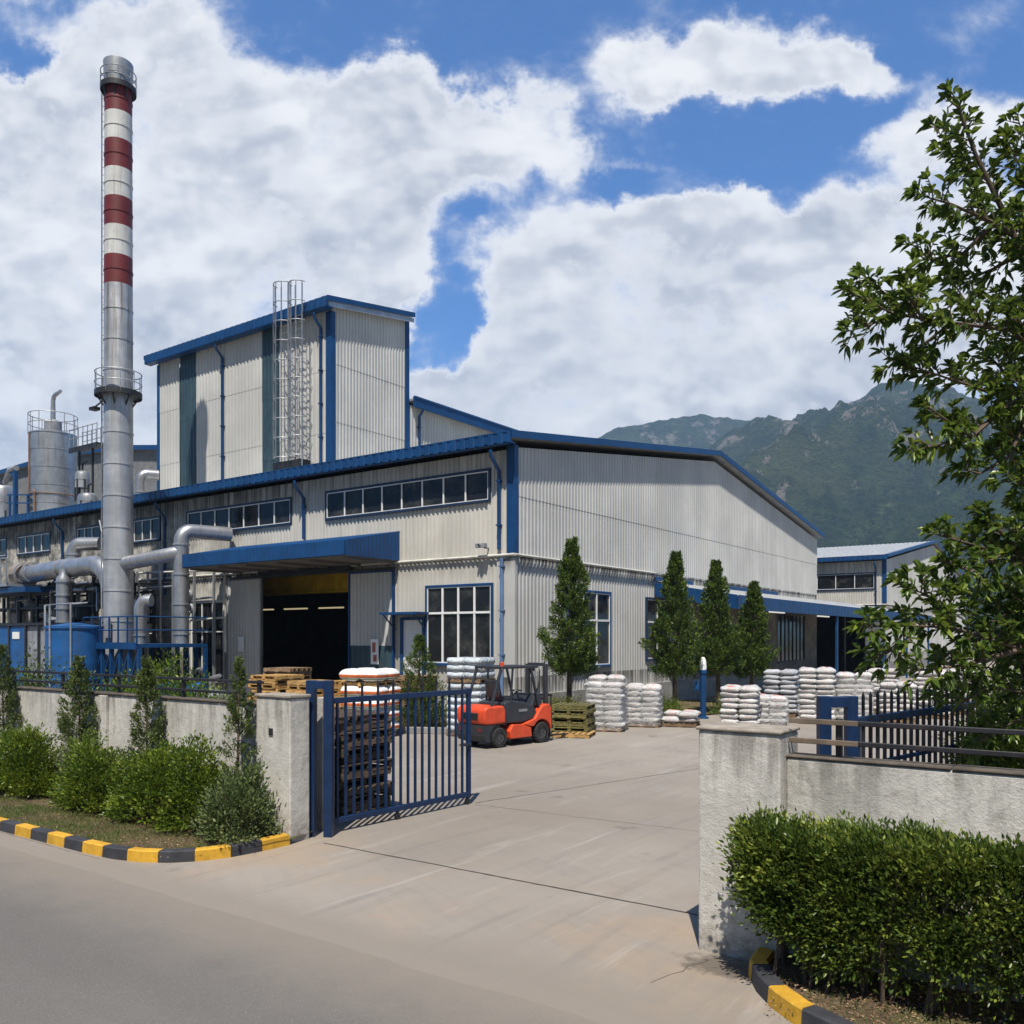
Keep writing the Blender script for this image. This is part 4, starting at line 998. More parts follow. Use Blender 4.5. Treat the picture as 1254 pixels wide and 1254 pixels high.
# ------------------------------------------------------------------ BOUNDARY WALLS, PILLARS, FENCES
def stucco_box(name, label, cat, x0, x1, y0, y1, h, cap=None, capmat='coping', over=.04, capz=.07, bev=.02):
    o = thing(name, label, cat, ((x0+x1)/2, (y0+y1)/2, 0))
    bm = bmesh.new(); mb = MB().box(x0, x1, y0, y1, -.05, h)
    w = mb.build('render_face', M['stucco'], o, bevel=bev)
    if cap:
        c = MB(); x = x0-over; L = 1.35
        while x < x1+over-.02:
            e = min(x+L, x1+over); c.box(x, e-.006, y0-over, y1+over, h, h+capz+random.uniform(-.004, .004)); x = e
        c.build('coping', M[capmat], o, bevel=.014)
    return o
M['darkcoping'] = painted('dark_coping', (.095, .078, .06), .9, 0, .6, (.035, .03, .025), .4, streak=False, scale=4, bump=.5)
stucco_box('boundary_wall', 'long weathered white boundary wall behind the bushes and saplings', 'wall', -60, -10.40, 8.25, 8.42, 1.90, True, 'darkcoping', .025, .04)
pl = stucco_box('gate_pillar', 'weathered white gate pillar with the blue gate folded back beside it', 'pillar', -10.42, -9.67, 8.14, 8.50, 2.04, True, 'coping', .02, .045)
stucco_box('wall_pier', 'narrow grimy pier dividing the wall behind the bushes', 'pillar', at(121, 900, 8.2).x, at(130, 900, 8.2).x, 8.19, 8.25, 1.89, False, bev=.008)  # thin strip standing proud of the wall, in the same stucco
bk = MB(); bk.box(-10.12, -10.04, 8.125, 8.14, 1.50, 1.60); bk.build('junction_box', M['darksteel'], pl)
stucco_box('boundary_wall', 'weathered white boundary wall behind the clipped hedge', 'wall', -2.53, 9, 7.74, 7.95, 1.83, True, 'darkcoping', .012, .03)
stucco_box('gate_pillar', 'broad rough white gate pillar beside the clipped hedge', 'pillar', -3.30, -2.53, 7.58, 8.09, 2.045, True, 'coping', .02, .035)
def fence(label, x0, x1, y, zs, posts, mats, zb, r=.035):
    o = thing('wall_fence', label, 'fence', ((x0+x1)/2, y, zb))
    for x in posts: MB().box(x-.025, x+.025, y-.025, y+.025, zb, zs[-1]+.03).build('post', M['gateblack'], o)
    for z in zs: MB().box(x0, x1, y-.045, y-.026, z-r, z+r).build('rail', M[mats], o, bevel=.006, seg=1)
    return o
fence('low black two-rail fence on top of the wall behind the saplings', -60, -10.45, 8.34, (2.06, 2.24), [-10.6-1.9*i for i in range(12)], 'gateblack', 1.94, .022)
ff = fence('black two-rail fence on the wall above the clipped hedge', -2.45, 9, 7.85, (1.985, 2.16), [-2.1+1.6*i for i in range(7)], 'gateblack', 1.862, .022)
for (z0_, z1_) in ((2.138, 2.184), (1.963, 2.009)):
    o = MB().box(-2.52, -1.93, 7.775, 7.80, z0_, z1_).build('rail', M['wood_rail'], ff, bevel=.005); o['label'] = 'bare weathered brown end of a rail'

# ------------------------------------------------------------------ GATES
def gate(label, H, E_, spike_every, ztop=2.0, zb=.14, n=19, mid=None, spike=.2, frame='gateblue', pick='gateblue', spk='gateblack'):
    H = Vector(H); E_ = Vector(E_); D = (E_-H); L = D.length; D.normalize()
    o = thing('yard_gate', label, 'gate', (H.x, H.y, 0))
    P = lambda s, z: (H.x+D.x*s, H.y+D.y*s, z)
    q = MB(); q.bar(P(0, zb), P(0, ztop), .085, .085, up=(D.x, D.y, 0)); q.bar(P(L, zb), P(L, ztop+.02), .07, .07, up=(D.x, D.y, 0))
    q.bar(P(.04, ztop-.035), P(L-.035, ztop-.035), .06, .085); q.bar(P(.04, zb+.04), P(L-.035, zb+.04), .06, .085)
    if mid: q.bar(P(.04, mid), P(L-.035, mid), .04, .05)
    q.build('frame', M[frame], o, bevel=.006, seg=1)
    for i in range(1, n):
        s = L*i/n; k = MB(); w = .034
        k.bar(P(s, zb+.085), P(s, ztop-.08), w, w, up=(D.x, D.y, 0))
        if spike_every and i % spike_every == 0:
            k.bar(P(s, ztop+.009), P(s, ztop+spike), .028, .028, 1, up=(D.x, D.y, 0))
            t = Vector(P(s, ztop+spike)); a = .014; k.add([t+Vector((a,a,0)), t+Vector((-a,a,0)), t+Vector((-a,-a,0)), t+Vector((a,-a,0)), t+Vector((0,0,.05))], [(0,1,4),(1,2,4),(2,3,4),(3,0,4)], 1)
        k.build('picket', [M[pick], M[spk]], o)
    for s in (L-.03, L*.45):
        q = MB(); q.lathe([(.0, -.02), (.055, -.02), (.055, .02), (0, .02)], (P(s, 0)[0], P(s, 0)[1], .06), 14, axis='x'); q.bar(P(s, .06), P(s, zb), .05, .03, up=(D.x, D.y, 0)); q.build('caster', M['darksteel'], o)
    q = MB(); nx, ny = D.y, -D.x
    q.bar((P(L-.2, 1.05)[0]+nx*.05, P(L-.2, 1.05)[1]+ny*.05, 1.05), (P(L+.02, 1.05)[0]+nx*.05, P(L+.02, 1.05)[1]+ny*.05, 1.05), .03); q.build('bolt', M['darksteel'], o)
    return o
gate('blue picket gate swung open in front of the forklift', (-9.66, 8.85), (-9.43, 11.87), 2)
gate('blue picket gate with dark spikes, open behind the fence of the hedge wall', (-2.55, 10.2), (-1.75, 13.9), 1, n=21, mid=1.45, frame='gateblue', pick='gateblack', spike=.24)
def portal(label, A, B, h, w=.14):
    o = thing('gate_post', label, 'gate post', (A[0], A[1], 0)); q = MB()
    A = Vector(A); B = Vector(B); D = (B-A).normalized()
    q.bar((A.x, A.y, 0), (A.x, A.y, h), w, w, up=(D.x, D.y, 0)); q.bar((B.x, B.y, 0), (B.x, B.y, h), w*.8, w, up=(D.x, D.y, 0))
    q.bar((A.x+D.x*w/2, A.y+D.y*w/2, h-w/2), (B.x-D.x*w*.4, B.y-D.y*w*.4, h-w/2), w, w-.01)
    q.build('frame', M['gateblue'], o, bevel=.008)
    for z in (.5, 1.2, 1.75): MB().lathe([(0, 0), (.035, 0), (.035, .12), (0, .12)], (B.x+D.x*.03, B.y+D.y*.03, z), 10).build('hinge', M['darksteel'], o)
    return o
A_ = at(381.5, 900, 8.62); B_ = at(402.5, 900, 8.74)
portal('blue double gate post against the gate pillar behind the bushes', (A_.x, A_.y), (B_.x, B_.y), 2.28, .13)
A_ = atd(1009, 900, 9.7); B_ = atd(1042, 900, 9.7)
portal('blue double gate post rising behind the rails of the hedge wall', (A_.x, A_.y), (B_.x, B_.y), 2.25, .13)
A_ = at(393, 900, 8.98)
q = MB(); q.box(A_.x-.06, A_.x+.06, 8.95, 9.2, 0, 2.0); tag(q.build('concrete_post', M['stucco'], loc=(A_.x, 9.07, 0), bevel=.01), 'thin pale concrete post between the legs of the blue gate post', 'post')

# ------------------------------------------------------------------ PALLETS
def pallet_mesh(mat, seed):
    rs = random.Random(seed); q = MB(); W = 1.1
    for y in (-.5, -.0, .5):
        q.box(-.55, .55, y-.05, y+.05, .022, .10)
    n = 7
    for i in range(n):
        x = -.55+.055+ (W-.11)*i/(n-1); j = rs.uniform(-.012, .012)
        q.box(x-.055+j, x+.055+j, -.55+rs.uniform(-.01,.012), .55+rs.uniform(-.012,.01), .101, .124)
    for x in (-.48, 0, .48): q.box(x-.055, x+.055, -.55, .55, 0, .021)
    return q.mesh('pallet', M[mat])
PAL = {k: [pallet_mesh(k, i) for i in range(2)] for k in ('pallet_new', 'pallet_old', 'pallet_moss', 'pallet_dark')}
def pallet(kind, loc, rz, label, group):
    o = bpy.data.objects.new('pallet', random.choice(PAL[kind])); COL.objects.link(o); o.location = loc; o.rotation_euler = (0, 0, rz)
    return tag(o, label, 'pallet', group)
def pallet_stack(kind, p, n, rz, label, group, jit=.03, twist=.03):
    z = .005
    for i in range(n):
        pallet(kind, (p[0]+random.uniform(-jit, jit), p[1]+random.uniform(-jit, jit), z), rz+random.uniform(-twist, twist)+(math.pi/2 if i % 2 else 0), label, group); z += .128
    return z
def gp(px, d): v = atd(px, 0, d); return (v.x, v.y)
pallet_stack('pallet_dark', (-10.62, 10.05), 13, .02, 'dark worn pallet in the tall stack right behind the open gate', 'dark pallets stacked behind the gate', .05, .06)
pallet_stack('pallet_new', gp(338, 26), 14, .1, 'yellow pine pallet in the stack nearest the sliding door by the chimney', 'yellow pallets before the door bay', .04)
pallet_stack('pallet_new', gp(385, 25), 13, -.1, 'yellow pine pallet in the middle stack before the dark door bay', 'yellow pallets before the door bay, middle stack', .04)
pallet_stack('pallet_old', gp(352, 28.5), 15, .2, 'brown pallet in the stack behind the yellow ones', 'brown pallets before the door bay', .04)
pallet_stack('pallet_new', gp(425, 27.5), 12, .15, 'yellow pine pallet in the stack behind the orange-striped bags', 'yellow pallets behind the striped bags', .04)
pallet_stack('pallet_old', gp(505, 28.4), 13, .1, 'reddish brown pallet in the stack by the side door', 'brown pallets by the side door', .04)
pallet_stack('pallet_moss', gp(702, 26.2), 7, .35, 'mossy pallet in the low stack behind the forklift', 'mossy pallets behind the forklift', .05, .08)
pallet('pallet_new', (*gp(703, 25.6), .005), .35, 'yellow pallet lying at the foot of the mossy stack', None)

# ------------------------------------------------------------------ SACKS
def sack_mesh(seed, a=.31, b=.29, h=.112):
    rs = random.Random(seed); q = MB(); nu, nv = 22, 11; vs = []
    for j in range(nv+1):
        ph = -math.pi/2 + math.pi*j/nv
        for i in range(nu):
            th = 2*math.pi*i/nu
            e = lambda v, p: math.copysign(abs(v)**p, v)
            cx, sx = e(math.cos(th), .38), e(math.sin(th), .38); cp, sp_ = e(math.cos(ph), .50), e(math.sin(ph), .85)
            x, y, z = a*cp*cx, b*cp*sx, h*sp_
            z *= 1 - .35*(abs(x/a)**3) - .25*(abs(y/b)**3)
            nz = mnoise.noise((x*6+seed*3, y*6, z*6)); n2 = mnoise.noise((x*16+seed*3, y*16, z*16))
            vs.append((x*(1+.09*nz), y*(1+.09*nz), z+.026*nz+.012*n2+h))
    fs = []
    for j in range(nv):
        for i in range(nu): fs.append((j*nu+i, j*nu+(i+1) % nu, (j+1)*nu+(i+1) % nu, (j+1)*nu+i))
    q.add(vs, fs); q.add([(a*.97, -b*.6, h), (a*1.12, -b*.55, h+.02), (a*1.13, b*.5, h-.01), (a*.97, b*.6, h+.005)], [(0,1,2,3)])
    return q
SK = {k: [sack_mesh(i+1).mesh('sack', M[k], smooth=True) for i in range(4)] for k in ('sack', 'sack_print', 'sack_grey')}
NS = 0
def sack_stack(px, d, layers, rz, where, group, kind='sack', z0=None, pal='pallet_old', sc=1.0, top='sack', lh=.172, jit=.032):
    global NS
    x, y = gp(px, d); c, s = math.cos(rz), math.sin(rz)
    z = .005 if z0 is None else z0
    pallet(pal, (x, y, z), rz, 'wooden pallet under ' + where.replace('in the', 'the', 1), None); z += .122
    cam = Vector((-x, -y)).normalized()
    for k in range(layers):
        for (ix, iy) in ((-1,-1), (1,-1), (-1,1), (1,1)):
            lx, ly = ix*.285, iy*.275
            wx, wy = c*lx - s*ly, s*lx + c*ly
            if k < layers-2 and (wx*cam.x + wy*cam.y) < -.25: continue
            if k == layers-1 and random.random() < .15: continue
            kd = top if (k == layers-1 and random.random() < .55) else kind
            o = bpy.data.objects.new('sack', random.choice(SK[kd])); COL.objects.link(o)
            o.location = (x+wx+random.uniform(-jit, jit), y+wy+random.uniform(-jit, jit), z + random.uniform(-.006, .006))
            o.rotation_euler = (random.uniform(-.05, .05), random.uniform(-.05, .05), rz + random.choice((0, math.pi/2, math.pi)) + random.uniform(-.14, .14))
            o.scale = (sc*random.uniform(.96, 1.06), sc*random.uniform(.96, 1.06), sc*random.uniform(.92, 1.06))
            tag(o, 'white sack ' + where if kind != 'sack_grey' else 'greyish sack ' + where, 'sack', group); NS += 1
        z += lh*sc
    return z
sack_stack(743, 27.3, 9, .3, 'in the tall stack beside the mossy pallets', 'sacks in the tall stack beside the mossy pallets')
sack_stack(788, 28.6, 7, .35, 'in the shorter stack next to the tall one, before the second tree', 'sacks in the shorter stack before the second tree', top='sack_print')
sack_stack(834, 28.6, 2, .3, 'on the low pallet left of the blue post', 'sacks on the low pallet by the blue post', top='sack_print')
sack_stack(907, 27.9, 7, .25, 'in the stack right above the pillar by the hedge', 'sacks in the stack above the pillar', top='sack_print')
sack_stack(942, 28.5, 5, .3, 'in the short stack right of the stack above the pillar', 'sacks in the short stack beside it', top='sack_print')
sack_stack(957, 32.2, 9, .2, 'in the shaded stack behind the short one', 'sacks in the shaded stack', kind='sack_grey', top='sack_grey')
sack_stack(1000, 29.6, 10, .25, 'in the tallest stack just left of the blue double gate post', 'sacks in the tallest stack')
sack_stack(1046, 29.8, 9, .3, 'in the red-topped stack right behind the blue double gate post', 'sacks in the red-topped stack', top='sack_print')
sack_stack(1082, 33.5, 9, .2, 'in the far stack under the low branch of the tree', 'sacks in the far stack under the branch')
sack_stack(1098, 30.0, 7, .3, 'in the stack behind the spiked gate, partly under leaves', 'sacks in the stack behind the spiked gate')
sack_stack(1140, 31.5, 9, .25, 'in the stack half hidden by the lowest branch', 'sacks in the stack hidden by the lowest branch', top='sack_print')
sack_stack(1172, 33.0, 9, .3, 'in the last stack next to the dense shrub', 'sacks in the last stack')
# stretch film round some of the stacks
def film(px, d, rz, h, where):
    x, y = gp(px, d); q = MB(); n = 40; vs = []; nz = 14
    for j in range(nz+1):
        for i in range(n):
            th = 2*math.pi*i/n; c, s = math.cos(th), math.sin(th); k = (abs(c)**6 + abs(s)**6)**(-1/6)
            z = .06 + h*j/nz; r = (.615 + .012*mnoise.noise((c*5, s*5, z*7+px)))*k
            lx, ly = r*c, r*s*.98; vs.append((x+math.cos(rz)*lx-math.sin(rz)*ly, y+math.sin(rz)*lx+math.cos(rz)*ly, z + (.02*mnoise.noise((c*3, s*3, px)) if j == nz else 0)))
    q.add(vs, [(j*n+i, j*n+(i+1) % n, (j+1)*n+(i+1) % n, (j+1)*n+i) for j in range(nz) for i in range(n)])
    tag(q.build('stretch_film', M['film'], loc=(x, y, 0), smooth=True, fixn=False), 'clear stretch film wrapped round ' + where, 'stretch film')
m_, t_ = newmat('stretch_film'); v_ = t_.pos(); n_ = t_.noise(t_.mapv(v_, (1, 1, 3.5)), 6, 5, .65, 1.0)
tr_ = t_.n('ShaderNodeBsdfTransparent'); mx_ = t_.n('ShaderNodeMixShader'); t_.put(mx_.inputs[0], t_.ramp(n_, .35, .7, .10, .62)); t_.put(mx_.inputs[1], tr_.outputs[0])
t_.put(mx_.inputs[2], t_.bsdf((.60, .60, .60), .18, 0, t_.bump(n_, .8, .05), .6)); t_.out(mx_.outputs[0]); M['film'] = m_
film(743, 27.3, .3, 1.55, 'the tall sack stack beside the mossy pallets'); film(788, 28.6, .35, 1.2, 'the shorter sack stack before the second tree')
film(942, 28.5, .3, .85, 'the short sack stack above the pillar'); film(1046, 29.8, .3, 1.5, 'the red-topped sack stack'); film(453, 25.4, .22, 1.3, 'the orange-striped bags behind the gate')
# striped jumbo bags behind the gate
def bagmat():
    m, t = newmat('striped_bulk_bag'); v = t.obj(); x, y, z = t.xyz(v); n = t.noise(v, 4, 4, .6)
    c = t.mix(t.ramp(n, .3, .7), (.66, .65, .63), (.78, .77, .75))
    b = t.math('LESS_THAN', t.math('ABSOLUTE', t.math('SUBTRACT', z, .17)), .045)
    c = t.mix(b, c, (.55, .13, .035)); b2 = t.math('LESS_THAN', t.math('ABSOLUTE', t.math('SUBTRACT', z, .085)), .018); c = t.mix(b2, c, (.10, .20, .10))
    t.out(t.bsdf(c, .45, 0, t.bump(t.noise(v, 7, 4, .6, 1), .6, .05))); return m
BG = sack_mesh(9, .36, .36, .19).mesh('bulk_bag', bagmat(), smooth=True)
bx_, by_ = gp(453, 25.4); z = .005; rz = .22
for tier, nl in enumerate((4, 1)):
    pallet('pallet_new', (bx_, by_, z), rz, 'pallet under the orange-striped bags behind the gate' if tier == 0 else 'pallet between the two tiers of orange-striped bags', None); z += .124
    for k in range(nl):
        for ix in (-1, 1):
            for iy in (-1, 1):
                o = bpy.data.objects.new('bulk_bag', BG); COL.objects.link(o); lx, ly = ix*.33, iy*.33
                o.location = (bx_+math.cos(rz)*lx-math.sin(rz)*ly+random.uniform(-.02,.02), by_+math.sin(rz)*lx+math.cos(rz)*ly, z); o.rotation_euler = (0, 0, rz+random.choice((0, 1.57, 3.14)))
                tag(o, 'white bag with an orange stripe on the top tier behind the gate' if tier else 'white bag with an orange stripe in the lower tier behind the gate', 'bag', 'striped bags, top tier' if tier else 'striped bags, lower tier')
        z += .345
# shrink-wrapped grey packs
def packmat():
    m, t = newmat('wrapped_pack'); v = t.obj(); n = t.noise(v, 3.5, 5, .65, 1.5)
    c = t.mix(t.ramp(n, .3, .7), (.33, .38, .42), (.56, .60, .62)); oi = t.n('ShaderNodeObjectInfo').outputs['Random']
    c = t.mix(1.0, c, t.math('ADD', .8, t.math('MULTIPLY', oi, .3)), 'MULTIPLY')
    t.out(t.bsdf(c, .22, 0, t.bump(n, .6, .06), .5)); return m
bm = bmesh.new(); bmesh.ops.create_cube(bm, size=1); bmesh.ops.scale(bm, vec=(.56, .54, .21), verts=bm.verts)
bmesh.ops.bevel(bm, geom=bm.edges[:], offset=.03, segments=3, affect='EDGES'); bmesh.ops.subdivide_edges(bm, edges=[e for e in bm.edges if e.calc_length() > .15], cuts=5, use_grid_fill=True)
for v in bm.verts: v.co += v.co.normalized()*.018*mnoise.noise(v.co*6)
me = bpy.data.meshes.new('wrapped_pack'); bm.to_mesh(me); bm.free(); me.materials.append(packmat()); me.polygons.foreach_set('use_smooth', [True]*len(me.polygons))
z = .005; x, y = gp(577, 25.9); rz = .22
for tier, nl in enumerate((7, 3)):
    pallet('pallet_old', (x, y, z), rz, 'pallet under the shrink-wrapped packs behind the forklift' if tier == 0 else 'pallet between the tiers of shrink-wrapped packs', None); z += .13+.1
    for k in range(nl):
        for ix in (-1, 1):
            for iy in (-1, 1):
                lx, ly = ix*.275, iy*.268
                o = bpy.data.objects.new('wrapped_pack', me); COL.objects.link(o); o.location = (x+math.cos(rz)*lx-math.sin(rz)*ly, y+math.sin(rz)*lx+math.cos(rz)*ly, z); o.rotation_euler = (0, 0, rz+random.uniform(-.02, .02))
                tag(o, 'grey shrink-wrapped pack on the raised upper tier by the big window' if tier else 'grey shrink-wrapped pack in the lower tier behind the forklift', 'pack', 'wrapped packs, upper tier' if tier else 'wrapped packs, lower tier')
        z += .205
    z -= .1
# blue post with a pale cap
p = gp(861, 31.2); o = thing('hydrant_post', 'slim blue post with a pale cap beside the second tree', 'post', (*p, 0))
MB().lathe([(.20, 0), (.20, .06), (.11, .08), (.11, 1.6), (.14, 1.62), (.14, 1.72), (.10, 1.75)], (*p, 0), 16).build('shaft', M['blue'], o, smooth=True)
MB().lathe([(.12, 1.75), (.13, 1.85), (.10, 2.1), (.05, 2.2), (0, 2.21)], (*p, 0), 16).build('cap', M['white'], o, smooth=True)
q = MB(); q.box(p[0]-.3, p[0]-.14, p[1]-.08, p[1]+.08, 1.0, 1.35); q.build('box', M['bluemach'], o, bevel=.01)

# ------------------------------------------------------------------ FORKLIFT (local x: towards the mast, y: left)
fk = thing('forklift', 'orange and charcoal forklift with an overhead guard standing in the yard', 'forklift', (0, 0, 0))
def side(mb, poly, y0, y1, mi=0): return mb.prism([(x, y0, z) for x, z in poly], (0, y1-y0, 0), mi)
def arc(cx, cz, r, a0, a1, n=10): return [(cx+r*math.cos(R(a0+(a1-a0)*i/n)), cz+r*math.sin(R(a0+(a1-a0)*i/n))) for i in range(n+1)]
q = MB(); side(q, [(-1.30, .62), (-1.34, .80), (-1.31, 1.03), (-1.22, 1.10), (-.62, 1.10), (-.55, .98), (-.55, .62)], -.55, .55); cw_ = q.build('counterweight', M['orange'], fk, bevel=.06, seg=4, smooth=True)
q = MB(); q.box(-1.352, -1.30, -.30, .30, .74, .93); o = q.build('grille', M['charcoal'], cw_, bevel=.015)
q = MB()
for i in range(5): q.box(-1.362, -1.35, -.28, .28, .765+i*.035, .780+i*.035)
q.build('grille_bar', M['darksteel'], o)
q = MB(); side(q, [(-1.28, .20), (-1.33, .34), (-1.33, .615)] + [(-.50, .615)] + arc(-.78, .27, .36, 62, 200, 8) + [(-1.12, .16)], -.53, .53); q.build('rear_bumper', M['charcoal'], fk, bevel=.035, seg=3)
for sy in (-.36, .36): MB().box(-1.345, -1.325, sy-.06, sy+.06, .44, .54).build('tail_lamp', M['redband'], fk)
q = MB(); side(q, [(-.56, .62), (-.56, 1.16), (-.30, 1.22), (.25, 1.14), (.62, 1.0), (.70, .86), (.55, .66), (.1, .60)], -.50, .50); q.build('hood', M['charcoal'], fk, bevel=.04, seg=3)
q = MB(); side(q, [(-.38, .20), (.45, .20), (.42, .45), (.10, .56), (-.30, .58), (-.42, .40)], -.56, .56); q.build('step_panel', M['orange'], fk, bevel=.025, seg=3)
q = MB(); side(q, [(.40, .48)] + [(.10, .56), (.55, .68), (.85, 1.02), (1.14, 1.06), (1.22, .95), (1.24, .40)] + arc(.84, .28, .37, 10, 148, 9), -.57, .57); q.build('front_fender', M['orange'], fk, bevel=.03, seg=3)
for sy in (-.36, .36): MB().lathe([(0, 0), (.05, .0), (.07, .05), (.05, .06)], (-.58, sy, 2.02), 12, axis='x').build('work_lamp', M['galv'], fk, smooth=True)
MB().tube([(.66, -.2, 1.0), (.95, -.22, 1.25), (1.12, -.2, 1.7), (1.18, -.16, 2.0)], .022, 6).build('hose', M['tyre'], fk, smooth=True)
MB().box(-.02, .30, -.512, -.50, .90, .97).build('maker_plate', M['galv'], fk)
q = MB(); q.box(-.2, 1.0, -.40, .40, .16, .5); q.build('chassis', M['darksteel'], fk)
q = MB(); q.box(-.45, .02, -.26, .26, 1.2, 1.32); side(q, [(-.50, 1.28), (-.60, 1.75), (-.50, 1.78), (-.38, 1.3)], -.25, .25); q.build('seat', M['charcoal'], fk, bevel=.03, seg=3)
q = MB(); q.tube([(.62, 0, 1.0), (.40, 0, 1.42)], .03, 8); q.ring((.38, 0, 1.44), .17, .018, 20, k=6); q.tube([(.21, 0, 1.44), (.55, 0, 1.44)], .014, 5)
q.build('steering_wheel', M['charcoal'], fk, smooth=True)
q = MB(); side(q, [(.55, 1.0), (.72, 1.36), (.95, 1.34), (1.0, 1.0)], -.42, .42); q.build('dashboard', M['charcoal'], fk, bevel=.03)
q = MB()
for sy in (-.47, .47):
    q.bar((-1.02, sy, 1.08), (-.66, sy, 2.06), .075, .06); q.bar((.80, sy, 1.0), (.48, sy, 2.08), .065, .055); q.bar((-.68, sy, 2.10), (.72, sy, 2.10), .07, .07)
    q.bar((-.30, sy, 1.15), (-.22, sy, 2.07), .05, .05)
for x in (-.68, .72): q.bar((x, -.5, 2.10), (x, .5, 2.10), .07, .07)
for i in range(8): x = -.52+i*.15; q.bar((x, -.44, 2.11), (x, .44, 2.11), .03, .045)
q.build('overhead_guard', M['charcoal'], fk, bevel=.008, seg=1)
q = MB(); q.lathe([(0, 2.13), (.06, 2.13), (.055, 2.22), (0, 2.25)], (-.35, -.2, 0), 12); q.build('beacon', M['orange'], fk, smooth=True)
q = MB()
for sy in (-.34, .34):
    q.box(1.16, 1.28, sy-.05, sy+.05, .10, 2.16); q.box(1.29, 1.36, sy-.11*(1 if sy > 0 else -1)-.04, sy-.11*(1 if sy > 0 else -1)+.04, .10, 2.12)
for z in (.35, 1.15, 2.10): q.box(1.17, 1.27, -.29, .29, z, z+.09)
mast = q.build('mast', M['charcoal'], fk, bevel=.006, seg=1)
q = MB(); q.box(1.37, 1.42, -.46, .46, .35, .45); q.box(1.37, 1.42, -.46, .46, .72, .80); q.box(1.37, 1.41, -.42, -.36, .45, .72); q.box(1.37, 1.41, .36, .42, .45, .72)
for i in range(7): q.box(1.37, 1.40, -.40+i*.133-.015, -.40+i*.133+.015, .80, 1.25)
q.box(1.37, 1.41, -.44, .44, 1.25, 1.31); q.build('carriage', M['darksteel'], mast)
for sy in (-.26, .26):
    q = MB(); q.box(1.425, 1.47, sy-.055, sy+.055, .11, .85); q.add([(1.47, sy-.055, .11), (1.47, sy+.055, .11), (2.5, sy+.045, .11), (2.5, sy-.045, .11), (1.47, sy-.055, .16), (1.47, sy+.055, .16), (2.5, sy+.045, .125), (2.5, sy-.045, .125)], [(0,1,2,3),(4,5,6,7),(0,1,5,4),(2,3,7,6),(1,2,6,5),(0,3,7,4)]); q.build('fork', M['darksteel'], mast)
q = MB(); q.tube([(1.2, -.1, .3), (1.2, -.1, 1.95)], .045, 10); q.tube([(1.2, .1, .3), (1.2, .1, 1.95)], .045, 10); q.build('lift_cylinder', M['galv'], mast, smooth=True)
for sy in (-.44, .44):
    for (x, r, w) in ((-.78, .265, .17), (.84, .285, .2)):
        q = MB(); q.lathe([(r*.62, -w/2), (r*.92, -w/2), (r, -w/2+.03), (r, w/2-.03), (r*.92, w/2), (r*.62, w/2)], (x, sy*1.08, r), 32, axis='y')
        for i in range(22):
            a = 2*math.pi*i/22; c_, s_ = math.cos(a), math.sin(a)
            q.bar((x+c_*(r+.004), sy*1.08-w/2+.02, r+s_*(r+.004)), (x+c_*(r+.004), sy*1.08+w/2-.02, r+s_*(r+.004)), .035, .014, up=(c_, 0, s_))
        ty = q.build('wheel', M['tyre'], fk, smooth=True)
        q = MB(); sg = -1 if sy < 0 else 1
        q.lathe([(r*.62, -w*.45), (r*.60, w*.40), (r*.40, w*.30), (r*.2, w*.34), (0, w*.36)] if sg > 0 else [(r*.62, w*.45), (r*.60, -w*.40), (r*.40, -w*.30), (r*.2, -w*.34), (0, -w*.36)], (x, sy*1.08, r), 24, axis='y')
        for i in range(6):
            a = 2*math.pi*i/6; q.lathe([(0, 0), (.018, 0), (.018, .02*sg), (0, .02*sg)], (x+r*.3*math.cos(a), sy*1.08+sg*w*.33, r+r*.3*math.sin(a)), 6, axis='y')
        q.build('rim', M['rim'], ty, smooth=True)
fk.location = (-13.98, 19.25, .005); fk.rotation_euler = (0, 0, R(90-9))
